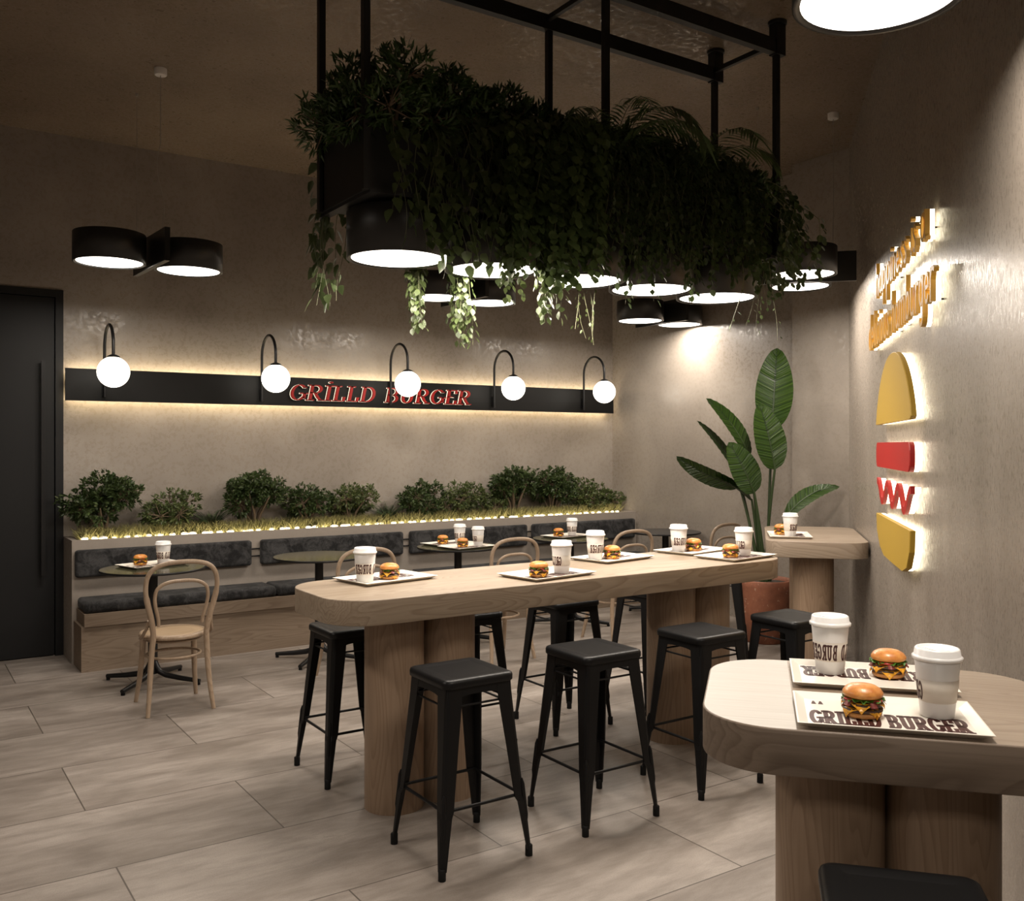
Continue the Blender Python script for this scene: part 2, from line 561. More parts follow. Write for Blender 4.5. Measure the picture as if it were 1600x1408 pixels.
wallbox('wall_left', (XL, YF), (XL, YB), M['wall'], -.12)
wallbox('wall_return', CEND, CEND - CN * 4.15, M['wall'], -.12)
wallbox('wall_front', (XL, YF), (4.8, YF), M['wall'], .12)

# ------------------------------------------------------------------ door
dr = thing('door_1', None, None, (0, 0, 0)); dr['kind'] = 'structure'
dr['label'] = 'tall flush black door with long bar handle in the back wall'
mb = MB()
mb.box(1.075, DX1, YB - .012, YB + .10, 0, DZ); mb.box(DX0, DX0 + .055, YB - .012, YB + .10, 0, DZ)
mb.box(DX0 + .055, 1.075, YB - .012, YB + .10, DZ - .055, DZ)
mb.build('door_frame', M['door'], dr)
mb = MB(); mb.box(DX0 + .06, 1.069, YB + .006, YB + .05, 0.008, DZ - .061)
mb.build('door_leaf', M['door'], dr)
mb = MB(); mb.box(DX0, DX1, YB + .051, YB + .118, 0, DZ)
mb.build('door_lining', M['rubber'], dr)
mb = MB()
mb.box(0.972, 1.000, YB - .060, YB - .036, 0.62, 2.23)
for z in (0.75, 2.08): mb.box(0.978, 0.994, YB - .040, YB + .007, z, z + .02)
mb.build('handle', M['black'], dr)

# ------------------------------------------------------------------ lettering
def arc(cx, cy_, rx, ry, a0, a1, n=10):
    return [(cx + rx * math.cos(math.radians(a0 + (a1 - a0) * i / n)), cy_ + ry * math.sin(math.radians(a0 + (a1 - a0) * i / n))) for i in range(n + 1)]


# capitals, unit height: width, strokes, serifs (x, y, half width)
CAPS = {
    'G': (.84, [arc(.42, .5, .34, .5, 42, 322, 16), [(.74, .44), (.74, .12)]], [(.72, .44, .16), (.70, .84, .02)]),
    'R': (.80, [[(.14, 0), (.14, 1)], [(.14, 1), (.38, 1)] + arc(.38, .75, .25, .25, 90, -90, 8) + [(.14, .5)], [(.36, .5), (.52, .2), (.70, 0)]], [(.14, 0, .14), (.08, 1, .08), (.72, 0, .09)]),
    'I': (.34, [[(.17, 0), (.17, 1)]], [(.17, 0, .15), (.17, 1, .15)]),
    'L': (.66, [[(.16, 0), (.16, 1)], [(.06, 0), (.58, 0), (.60, .24)]], [(.16, 1, .15)]),
    'D': (.82, [[(.15, 0), (.15, 1)], [(.05, 1), (.36, 1)] + arc(.36, .5, .36, .5, 90, -90, 12) + [(.05, 0)]], []),
    'B': (.76, [[(.15, 0), (.15, 1)], [(.05, 1), (.38, 1)] + arc(.38, .76, .22, .24, 90, -90, 8) + [(.15, .52)], [(.38, .52)] + arc(.38, .26, .28, .26, 90, -90, 8) + [(.05, 0)]], []),
    'U': (.84, [[(.16, 1), (.16, .34)] + arc(.41, .34, .25, .34, 180, 360, 10) + [(.66, 1)]], [(.16, 1, .15), (.66, 1, .12)]),
    'E': (.70, [[(.15, 0), (.15, 1)], [(.05, 1), (.58, 1), (.60, .80)], [(.15, .52), (.46, .52)], [(.05, 0), (.62, 0), (.64, .22)]], [(.46, .52, .01)]),
}
CAPS['i'] = (.36, CAPS['I'][1] + [arc(.19, 1.24, .035, .035, 0, 360, 8)], CAPS['I'][2])
LOW = {
    'h': (.56, [[(.10, 0), (.10, 1)], arc(.28, .40, .18, .22, 175, 0, 8) + [(.46, 0)]]),
    'a': (.56, [arc(.27, .30, .18, .29, 20, 380, 14), [(.46, .60), (.46, .06), (.54, 0)]]),
    'p': (.58, [[(.10, .60), (.10, -.40)], arc(.30, .30, .19, .29, -160, 200, 14)]),
    'i': (.24, [[(.10, .60), (.10, .05), (.18, 0)], arc(.10, .86, .02, .02, 0, 360, 6)]),
    'n': (.56, [[(.10, 0), (.10, .60)], arc(.28, .40, .18, .20, 175, 0, 8) + [(.46, 0)]]),
    'e': (.54, [[(.09, .32), (.45, .32)] + arc(.27, .30, .18, .29, 5, 320, 12)]),
    's': (.44, [[(.36, .52), (.26, .60), (.14, .56), (.11, .44), (.22, .34), (.33, .24), (.34, .10), (.22, 0), (.08, .08)]]),
    'd': (.58, [arc(.27, .30, .18, .29, 20, 380, 14), [(.47, 1), (.47, 0)]]),
    'l': (.26, [[(.10, 1), (.10, .05), (.18, 0)]]),
    'c': (.48, [arc(.28, .30, .19, .29, 50, 310, 12)]),
    'o': (.56, [arc(.28, .30, .19, .29, 0, 360, 16)]),
    'u': (.58, [[(.10, .60), (.10, .2)] + arc(.28, .20, .18, .19, 180, 360, 8) + [(.46, .60)], [(.46, .5), (.46, 0)]]),
    'm': (.88, [[(.10, 0), (.10, .60)], arc(.26, .40, .16, .20, 175, 0, 8) + [(.42, 0)], arc(.58, .40, .16, .20, 175, 0, 8) + [(.74, 0)]]),
    'b': (.58, [[(.10, 1), (.10, .02)], arc(.30, .30, .19, .29, -160, 200, 14)]),
    'r': (.42, [[(.10, 0), (.10, .60)], arc(.30, .36, .20, .24, 170, 55, 6)]),
    'g': (.58, [arc(.27, .32, .18, .27, 20, 380, 14), [(.47, .60), (.47, -.16)] + arc(.28, -.16, .19, .22, 0, -150, 8)]),
}


def resample(pl, step):
    out = [pl[0]]
    for a, b in zip(pl, pl[1:]):
        d = math.hypot(b[0] - a[0], b[1] - a[1]); n = max(1, int(math.ceil(d / step)))
        out += [(a[0] + (b[0] - a[0]) * k / n, a[1] + (b[1] - a[1]) * k / n) for k in range(1, n + 1)]
    return out


def strokes_to(mb, strokes, serifs, a, b, z0, z1, fn, mat=0, side=0, step=.25, sa=None):
    """strokes drawn with an elliptical pen (half width a across, b up); fn maps (x, y, z) to the place in space"""
    allp = [(pl, a, b) for pl in strokes] + [([(x - h, y), (x + h, y)], a, sa or b) for x, y, h in serifs]
    for pl, pa, pb in allp:
        pl = resample(pl, step); k = pa / pb
        q = [Vector((x, y * k)) for x, y in pl]
        Ls = []; Rs = []
        closed = (q[0] - q[-1]).length < 1e-4 and len(q) > 3
        for i, p in enumerate(q):
            if closed: t = q[(i + 1) % (len(q) - 1)] - q[i - 1 if i else -2]
            elif i == 0: t = q[1] - q[0]
            elif i == len(q) - 1: t = q[-1] - q[-2]
            else: t = (q[i + 1] - q[i]).normalized() + (q[i] - q[i - 1]).normalized()
            t = t.normalized() if t.length > 1e-9 else Vector((1, 0)); nn = Vector((-t.y, t.x)) * pa
            ex = Vector((0, 0))
            if not closed and i == 0: ex = -t * pa * .9
            if not closed and i == len(q) - 1: ex = t * pa * .9
            Ls.append(p + nn + ex); Rs.append(p - nn + ex)
        n = len(q)
        for arr in (Ls, Rs):
            for i in range(n): arr[i] = (arr[i].x, arr[i].y / k)
        vs_ = [fn(x, y, z1) for x, y in Ls] + [fn(x, y, z1) for x, y in Rs] + [fn(x, y, z0) for x, y in Ls] + [fn(x, y, z0) for x, y in Rs]
        top = []; sd = []
        for i in range(n - 1):
            top.append((n + i, n + i + 1, i + 1, i))
            sd.append((i, i + 1, 2 * n + i + 1, 2 * n + i)); sd.append((n + i + 1, n + i, 3 * n + i, 3 * n + i + 1))
            sd.append((2 * n + i, 2 * n + i + 1, 3 * n + i + 1, 3 * n + i))
        if not closed:
            sd.append((0, 2 * n, 3 * n, n)); sd.append((n - 1, 2 * n - 1, 4 * n - 1, 3 * n - 1))
        mb.add(vs_, top, mat); mb.add(vs_, sd, side)


def text_width(txt, font, sp, space=.45):
    return sum((space if c == ' ' else font[c][0] + sp) for c in txt) - sp


SLAB = 'GRILLD BURGER'

# ------------------------------------------------------------------ black sign band on the back wall
band = thing('sign_board', 'long black sign board with red lettering above the bench', 'sign', (0, 0, 0))
BX0, BX1, BZ0, BZ1, BY = 1.131, 6.49, 1.935, 2.180, 7.734
mb = MB(); mb.box(BX0, BX1, BY, BY + .022, BZ0, BZ1); mb.build('panel', M['board'], band)
mb = MB(); mb.box(BX0 + .02, BX1 - .02, BY + .022, YB + .001, 2.035, 2.085); mb.build('wall_bracket', M['board'], band)
mb = MB(); mb.box(BX0 + .02, BX1 - .02, BY + .024, BY + .040, 2.150, 2.170); mb.build('light_strip', M['led'], band)
mb = MB(); mb.box(BX0 + .02, BX1 - .02, BY + .024, BY + .040, 1.945, 1.965); mb.build('light_strip', M['led'], band)
x = 2.872; cap = .128
W0 = text_width('GRiLLD BURGER', CAPS, .10, .52)
sx = (4.675 - 2.872) / W0
for ch in 'GRiLLD BURGER':
    if ch == ' ': x += .52 * sx; continue
    g = CAPS[ch]
    fn = lambda px, py, pz, x=x: (x + px * sx + .22 * py * cap, BY - pz, 1.987 + py * cap)
    mb = MB(); strokes_to(mb, g[1], g[2], .074, .036, .012, .030, fn)
    lt = mb.build('letter', M['red'], band)
    mb = MB(); strokes_to(mb, g[1], g[2], .077, .041, .001, .012, fn)
    mb.build('letter_rim', M['letter_rim'], lt)
    x += (g[0] + .10) * sx

# globe sconces
def sconce(X, label):
    r = thing('globe_sconce', label, 'wall lamp', (X, BY, 0), 0, 'globe wall lamps along the black sign board')
    yg = -.365; R = .082
    mb = MB(); mb.box(-.014, .014, -.014, .001, 1.975, 2.07); mb.build('wall_mount', M['black'], r)
    cyy = (yg - .03) / 2; hr = abs(yg + .03) / 2
    pts = [(0, -.03, 1.965), (0, -.03, 2.1), (0, -.03, 2.25)]
    pts += [(0, cyy + hr * math.cos(t), 2.335 + hr * math.sin(t)) for t in [PI * k / 14 for k in range(15)]]
    pts += [(0, yg, 2.262)]
    mb = MB(); mb.tube(pts, .0115, 10); mb.tube([(0, -.03, 2.02), (0, -.012, 2.02)], .008, 8)
    mb.build('arm', M['black'], r)
    mb = MB(); mb.lathe([(.045, 2.243), (.045, 2.252), (.02, 2.264), (.0115, 2.266)], 20, M=Matrix.Translation((0, yg, 0))); mb.build('cap', M['black'], r)
    mb = MB(); mb.sphere((0, yg, 2.136), .114, 28, 18); mb.build('globe', M['globe'], r)
    return r


for X, lb in ((1.400, 'opal globe lamp on a black arched arm, nearest the black door'),
              (2.632, 'opal globe lamp on an arched arm just left of the red sign letters'),
              (3.830, 'opal globe lamp on an arched arm in front of the red sign letters'),
              (4.952, 'opal globe lamp on an arched arm just right of the red sign letters'),
              (6.063, 'opal globe lamp on an arched arm at the board end in the corner')):
    sconce(X, lb)

# ------------------------------------------------------------------ slogan and burger emblem on the slanted wall
WROT = math.atan2(CDIR.y, CDIR.x)


def on_wall(name, label, cat):
    return thing(name, label, cat, (C0.x, C0.y, 0), WROT)


def slogan(line, t0, t1, zb, xh, label):
    r = on_wall('lettering_sign', label, 'sign')
    Wd = text_width(line, LOW, .03, .34); s = (t1 - t0) / Wd; up = xh / .60; x = t0
    for ch in line:
        if ch == ' ': x += .34 * s; continue
        g = LOW[ch]
        fn = lambda px, py, pz, x=x: (x + px * s, -pz, zb + py * up)
        mb = MB(); strokes_to(mb, g[1], [], .048, .045, .030, .050, fn); lt = mb.build('letter', M['gold'], r)
        mb = MB(); strokes_to(mb, g[1], [], .042, .040, .012, .030, fn); mb.build('backlight', M['halo'], lt)
        x += (g[0] + .03) * s
    mb = MB()
    x = t0
    for ch in line:
        if ch == ' ': x += .34 * s; continue
        px, py = LOW[ch][1][0][0]
        mb.tube([(x + px * s, -.015, zb + py * up * .6), (x + px * s, .002, zb + py * up * .6)], .004, 6)
        x += (LOW[ch][0] + .03) * s
    mb.build('fixing_pin', M['black'], r)
    return r


slogan('happiness is a', 2.13, 3.76, 2.445, .110, 'upper line of backlit gold letters reading happiness is a')
slogan('delicious hamburger', 1.78, 3.94, 2.175, .118, 'lower line of backlit gold letters reading delicious hamburger')


def emblem_piece(root, name, outline, mat):
    mb = MB()
    # a flat plate with a softly rounded front edge; local x along the wall, z up
    n = len(outline); cx = sum(p[0] for p in outline) / n; cz = sum(p[1] for p in outline) / n
    sh = lambda e: [(x - (x - cx) / max(abs(x - cx) + abs(z - cz), 1e-6) * e, z - (z - cz) / max(abs(x - cx) + abs(z - cz), 1e-6) * e) for x, z in outline]
    rs = [[(x, -.032, z) for x, z in sh(0)], [(x, -.052, z) for x, z in sh(0)], [(x, -.056, z) for x, z in sh(.005)]]
    mb.rings(rs, 0, False); o = mb.build(name, mat, root)
    mb = MB(); mb.rings([[(x, -.010, z) for x, z in sh(.008)], [(x, -.032, z) for x, z in sh(.008)]], 0, False)
    mb.build('backlight', M['halo'], o)
    mb = MB()
    for k in (-.3, .3): mb.tube([(cx + k * .5, -.012, cz), (cx + k * .5, .002, cz)], .006, 6)
    mb.build('fixing_pin', M['black'], o)
    return o


em = on_wall('burger_sign', 'large backlit burger emblem of yellow buns, red patty and squiggle', 'sign')
T0, T1 = 2.24, 3.40
tc_, hw = (T0 + T1) / 2, (T1 - T0) / 2
pts = [(T0 - .045, 1.712)]
pts += [(tc_ - (hw + .04) * math.cos(t), 1.714 + .350 * (1 - abs(math.cos(t)) ** 2.1) ** .70) for t in [PI * k / 32 for k in range(1, 32)]]
pts += [(T1 + .01, 1.714)]
emblem_piece(em, 'top_bun', pts, M['yellow'])
rr = rrect(hw + .015, .068, .05, 6, tc_ - .02, 1.545)(0)
emblem_piece(em, 'patty', rr, M['red'])
zz = [(T0 + (T1 - T0) * k / 60, 1.345 + .052 * math.cos(2 * PI * 3 * k / 60)) for k in range(61)]
mb = MB(); strokes_to(mb, [zz], [], .018, .018, .036, .054, lambda px, py, pz: (px, -pz, py), step=.03)
sq = mb.build('sauce_squiggle', M['red'], em)
mb = MB(); strokes_to(mb, [zz], [], .013, .013, .010, .036, lambda px, py, pz: (px, -pz, py), step=.03); mb.build('backlight', M['halo'], sq)
pts = [(T0 - .03, 1.214), (T0 + .0, 1.12), (T0 + .12, 1.045), (T0 + .28, 1.009), (tc_, 1.003), (T1 - .22, 1.009), (T1 - .09, 1.04), (T1 - .01, 1.12), (T1 + .01, 1.218)]
emblem_piece(em, 'bottom_bun', pts, M['yellow'])

# ------------------------------------------------------------------ bench with planter behind it
PX0, PX1 = 1.132, 6.558
pb = thing('planter_box', 'long cement planter wall behind the bench holding lit greenery', 'planter', (PX0, 7.64, 0))
mb = MB()
L_ = PX1 - PX0
mb.box(0, L_, -.19, -.15, 0, .90); mb.box(0, L_, .155, .193, 0, .90); mb.box(0, .04, -.15, .155, 0, .90); mb.box(L_ - .04, L_, -.15, .155, 0, .90)
mb.box(.04, L_ - .04, -.15, .155, .0, .80)
mb.build('planter_wall', M['planter'], pb)
mb = MB(); mb.box(.041, L_ - .041, -.149, .154, .80, .874); mb.build('soil', M['soil'], pb)
mb = MB(); mb.box(.06, L_ - .10, -.1485, -.141, .876, .894); mb.build('light_strip', M['led_planter'], pb)

bn = thing('bench', 'long low oak bench base running along the back wall', 'bench', (PX0, 7.28, 0))
mb = MB(); mb.box(.012, L_ - .003, -.150, .167, 0, .318); mb.build('base', M['oak_bench'], bn)
mb = MB(); mb.box(.030, L_ - .003, -.162, .167, .318, .408); mb.build('seat_board', M['oak_bench'], bn)


def cushion(name, label, cat, x0, x1, y0, y1, z0, z1, r, group):
    cx, cy2, cz = (x0 + x1) / 2, (y0 + y1) / 2, z0
    hx, hy, hz = (x1 - x0) / 2, (y1 - y0) / 2, (z1 - z0)
    mb = MB()
    flat_axis_y = hy * 2 < hz            # back cushions are thin in depth
    if flat_axis_y:
        Mx = Matrix(((1, 0, 0, 0), (0, 0, -1, 0), (0, 1, 0, hz / 2), (0, 0, 0, 1)))
        mb.slab(rrect(hx, hz / 2, r, 5), -hy, hy, r * .9, 0, Mx, 5)
    else:
        mb.slab(rrect(hx, hy, r, 5), 0, hz, r, 0, None, 5)
    o = mb.build(name, M['fabric'])
    o.location = (cx, cy2, cz)
    return tag(o, label, cat, group)


SX = [1.162, 2.562, 3.888, 5.212, 6.552]
sl = ['charcoal seat cushion at the door end of the bench', 'second charcoal seat cushion from the door end of the bench',
      'third charcoal seat cushion from the door end of the bench', 'charcoal seat cushion at the far corner end of the bench']
for k in range(4):
    cushion('seat_cushion', sl[k], 'cushion', SX[k] + .004, SX[k + 1] - .004, 7.128, 7.446, .408, .490, .028, 'charcoal seat cushions on the bench')
BXs = [(1.148, 2.447), (2.523, 3.806), (3.876, 5.138), (5.206, 6.506)]
sl = ['charcoal back cushion at the door end, behind the first round table', 'second charcoal back cushion from the door, behind the bare round table',
      'third charcoal back cushion from the door, behind the two-tray round table', 'charcoal back cushion at the corner end of the bench wall']
for k, (a, b) in enumerate(BXs):
    cushion('back_cushion', sl[k], 'cushion', a, b, 7.392, 7.452, .632, .832, .022, 'charcoal back cushions along the planter wall')
rl = thing('cushion_rail', 'pair of thin black rails joining the back cushions on the planter wall', 'rail', (PX0, 7.4435, 0))
for z in (.760, .702):
    mb = MB(); mb.tube([(.10, 0, z), (L_ - .2, 0, z)], .0055, 8); mb.build('rod', M['black'], rl)
# ------------------------------------------------------------------ foliage helpers
def leaf(mb, p, d, n, Ln, Wd, fold=.15, droop=0.0, shape='oval', mat=0):
    d = d.normalized(); s = d.cross(n)
    if s.length < 1e-4: s = d.cross(Vector((.3, .2, .9)))
    s.normalize(); n = s.cross(d).normalized()
    if shape == 'oval': st = ((0, 0), (.30, .85), (.62, .92), (1, 0))
    elif shape == 'heart': st = ((-.06, .30), (.16, 1.0), (.50, .80), (1, 0))
    elif shape == 'round': st = ((0, .35), (.28, 1.0), (.70, .95), (1.0, .2))
    else: st = ((0, .15), (.35, 1.0), (.70, .62), (1, 0))
    vs_ = []
    for t, w in st:
        c = p + d * (t * Ln) - Vector((0, 0, 1)) * (droop * Ln * t * t)
        vs_ += [c + s * (w * Wd / 2) + n * (fold * w * Wd), c, c - s * (w * Wd / 2) + n * (fold * w * Wd)]
    fs = []
    for k in range(3):
        a = k * 3
        fs += [(a, a + 1, a + 4, a + 3), (a + 1, a + 2, a + 5, a + 4)]
    mb.add(vs_, fs, mat, True)


def rv(rng, s=1.0):
    while True:
        v = Vector((rng.uniform(-1, 1), rng.uniform(-1, 1), rng.uniform(-1, 1)))
        if .05 < v.length < 1: return v.normalized() * s


def shrub_mesh(seed, R, H, trunk, n_cl, per, Ln, Wd, shape='oval', flatten=.8, lobes=5, zr=(.30, .66)):
    """a shrub: branching stems, leaf clusters on lobed crown; returns foliage MB, stem MB"""
    rng = random.Random(seed); fo = MB(); stm = MB()
    lob = []
    for k in range(lobes):
        a = 2 * PI * k / lobes + rng.uniform(-.4, .4); q = R * rng.uniform(.45, .72)
        lob.append((Vector((q * math.cos(a), q * math.sin(a) * flatten, trunk + (H - trunk) * rng.uniform(*zr))), R * rng.uniform(.40, .55)))
    lob.append((Vector((0, 0, trunk + (H - trunk) * .68)), R * .5))
    for c, r in lob:
        mid = Vector((c.x * .35, c.y * .35, c.z * .45)) + rv(rng, .02)
        stm.tube([(c.x * .1, c.y * .1, -.02), mid, c], [.011 * R / .2, .008 * R / .2, .004 * R / .2], 6)
    for k in range(n_cl):
        c, r = lob[k % len(lob)]
        dv = rv(rng); dv.z = dv.z * .8 + .15; dv.y *= flatten
        p = c + dv * r * rng.uniform(.62, 1.04)
        p.z = min(max(p.z, trunk * .55), H)
        out = (p - c).normalized() + Vector((0, 0, .5)); out.normalize()
        if k % 4 == 0: stm.tube([c + (p - c) * .1, p], [.003 * R / .2, .0018 * R / .2], 4)
        for j in range(per):
            dd = out + rv(rng, .95)
            leaf(fo, p + rv(rng, Ln * .35), dd, rv(rng) + Vector((0, 0, 1.2)), Ln * rng.uniform(.7, 1.15), Wd * rng.uniform(.8, 1.15), .12, .15, shape)
    return fo, stm


def shrub(name, label, cat, loc, fo, stm, mat, rotz=0, group=None, me=None):
    r = thing(name, label, cat, loc, rotz, group)
    fo.build('foliage', mat, r)
    if stm is not None: stm.build('stems', M['bark'], r)
    return r


def frond_mesh(seed, n, Ln, up, leaflets, lw, ll, bend=2.0):
    """a tuft of arching pinnate fronds"""
    rng = random.Random(seed); fo = MB()
    for k in range(n):
        a = 2 * PI * k / n + rng.uniform(-.3, .3); e = rng.uniform(*up)
        L0 = Ln * rng.uniform(.75, 1.1)
        pts = [Vector((0, 0, 0))]; h = z = 0.0
        for i in range(1, 9):
            ang = e - bend * (i / 8) ** 1.3
            h += L0 / 8 * math.cos(ang); z += L0 / 8 * math.sin(ang)
            pts.append(Vector((h * math.cos(a), h * math.sin(a), z)))
        fo.tube(pts, [.003 - .0022 * i / 8 for i in range(9)], 4)
        for i in range(leaflets):
            t = .15 + .85 * i / leaflets; f = t * 8; j = min(int(f), 7); p = pts[j].lerp(pts[j + 1], f - j)
            tg = (pts[j + 1] - pts[j]).normalized(); sd = tg.cross(Vector((0, 0, 1))).normalized()
            for sg in (-1, 1):
                leaf(fo, p, tg * .75 + sd * sg * .8 - Vector((0, 0, .12)), Vector((0, 0, 1)), ll * (1.1 - .75 * abs(t - .35)), lw, .05, .35, 'lance')
    return fo


# planter shrubs: (x, kind, radius, height)
SOIL = .874
PS = [(1.365, 'big', 'tall round dark shrub at the door end of the planter'),
      (1.87, 'pale', 'low pale airy shrub second from the door in the planter'),
      (2.20, 'fern', 'dark fern between the pale shrub and the tall shrub over the bench'),
      (2.55, 'big', 'tall dark shrub above the second back cushion in the planter'),
      (3.02, 'mid', 'medium dark shrub right of the tall shrub, left half of planter'),
      (3.42, 'midp', 'medium pale-leaved shrub directly left of the middle fern'),
      (3.78, 'fern', 'dark fern in the middle of the planter'),
      (4.11, 'mid', 'medium dark shrub directly right of the middle fern'),
      (4.52, 'midp', 'medium pale-leaved shrub in the right half of the planter'),
      (4.86, 'low', 'low pale shrub left of the tallest pair in the planter'),
      (5.14, 'big', 'left one of the tall pair of shrubs near the corner'),
      (5.62, 'big', 'right one of the tall pair of shrubs near the corner'),
      (6.05, 'midp', 'medium pale shrub right of the tall pair in the planter'),
      (6.33, 'low', 'low shrub in the corner at the far end of the planter')]
for k, (X, kd, lb) in enumerate(PS):
    if kd == 'big':
        fo, st = shrub_mesh(100 + k, .275, .525 if X < 5 else .51, .08, 500, 8, .040, .018, 'oval', .55, 7); mt = M['bush']
    elif kd == 'mid':
        fo, st = shrub_mesh(100 + k, .235, .395, .03, 380, 8, .034, .016, 'oval', .62, 6); mt = M['bush']
    elif kd == 'midp':
        fo, st = shrub_mesh(100 + k, .24, .385, .02, 320, 7, .036, .015, 'lance', .62, 6); mt = M['bush_pale']
    elif kd == 'pale':
        fo, st = shrub_mesh(100 + k, .25, .375, .02, 290, 7, .038, .015, 'lance', .62, 6); mt = M['bush_pale']
    elif kd == 'low':
        fo, st = shrub_mesh(100 + k, .20, .26, .01, 180, 7, .032, .015, 'oval', .7, 5); mt = M['bush_pale']
    else:
        fo = frond_mesh(100 + k, 20, .265, (.95, 1.45), 18, .015, .060, .75); st = None; mt = M['fern']
    nm = 'fern' if kd == 'fern' else 'planter_shrub'
    shrub(nm, lb, 'fern' if kd == 'fern' else 'shrub', (X, 7.655 if kd != 'big' else 7.65, SOIL), fo, st, mt, 0, 'shrubs in the planter behind the bench')

rng = random.Random(5)
gm = MB()
for k in range(1100):
    X = rng.uniform(PX0 + .07, PX1 - .13); Y = rng.uniform(7.525, 7.66)
    for j in range(9):
        a = rng.uniform(0, 2 * PI); l = rng.uniform(.10, .23)
        leaf(gm, Vector((X + rng.uniform(-.012, .012), Y, SOIL)), Vector((math.cos(a) * .8, math.sin(a) * .6, rng.uniform(1.0, 2.2))), rv(rng) + Vector((0, 0, .3)), l, .0060, .05, .35, 'lance')
g = gm.build('grass', M['grass']); tag(g, 'fine dry grass growing along the lit front of the planter', 'grass', kind='stuff')

pe = None
npb = 66
for k in range(npb):
    X = PX0 + .09 + (L_ - .20) * (k + rng.uniform(-.3, .3)) / npb
    sxx = rng.uniform(.020, .036)
    if pe is None:
        mb = MB(); mb.sphere((0, 0, 0), 1.0, 12, 8); pe = mb.build('pebble', M['pebble']); o = pe
    else:
        o = pe.copy(); COL.objects.link(o)
    o.location = (X, 7.526 + rng.uniform(0, .022), SOIL + .028); o.scale = (sxx, .018, .0150)
    o.rotation_euler = (0, 0, rng.uniform(-.5, .5))
    tag(o, 'smooth white pebble in the lit row along the planter edge', 'pebble', 'white pebbles along the planter edge')

# ------------------------------------------------------------------ round tables
TZ = .772
def cafe_table(X, Y, label, top_mat, R=.335):
    r = thing('cafe_table', label, 'table', (X, Y, 0), 0, 'round tables along the bench')
    mb = MB(); mb.lathe([(R - .006, TZ - .016), (R, TZ - .012), (R, TZ - .004), (R - .003, TZ)], 56, 1, True, True, False)
    mb.add([((R - .003) * math.cos(2 * PI * i / 56), (R - .003) * math.sin(2 * PI * i / 56), TZ) for i in range(56)], [tuple(range(56))], 0); mb.build('tabletop', [top_mat, M['black']], r)
    mb = MB(); mb.lathe([(.12, TZ - .022), (.12, TZ - .016)], 24); mb.lathe([(.031, .06), (.031, TZ - .022)], 20, 0, True, False, False)
    mb.build('stem', M['black'], r)
    for k in range(4):
        a = PI / 4 + PI / 2 * k
        mb = MB(); c, s = math.cos(a), math.sin(a)
        pts = [(.0, 0, .17), (.026, 0, .115), (.05, 0, .075), (.10, 0, .055), (.20, 0, .040), (.345, 0, .026)]
        pts = [(c * p[0], s * p[0], p[2]) for p in pts]
        mb.tube(pts, [.020, .020, .020, .020, .018, .014], 8)
        lg = mb.build('leg', M['black'], r)
        mb = MB(); mb.lathe([(.013, 0), (.013, .016)], 10, M=Matrix.Translation((c * .335, s * .335, 0))); mb.build('glide', M['rubber'], lg)
    return r


TABX = [1.50, 2.69, 3.89, 5.06, 6.20]
cafe_table(TABX[0], 6.585, 'round olive-topped table nearest the door, with one tray on it', M['olive'])
cafe_table(TABX[1], 6.60, 'bare round olive-topped table, second from the door', M['olive'])
cafe_table(TABX[2], 6.60, 'round olive-topped table carrying two trays, middle of the bench', M['olive'])
cafe_table(TABX[3], 6.62, 'round olive-topped table with one tray, fourth from the door', M['olive'])
cafe_table(TABX[4], 6.62, 'bare dark grey round table in the far corner', M['slate'])

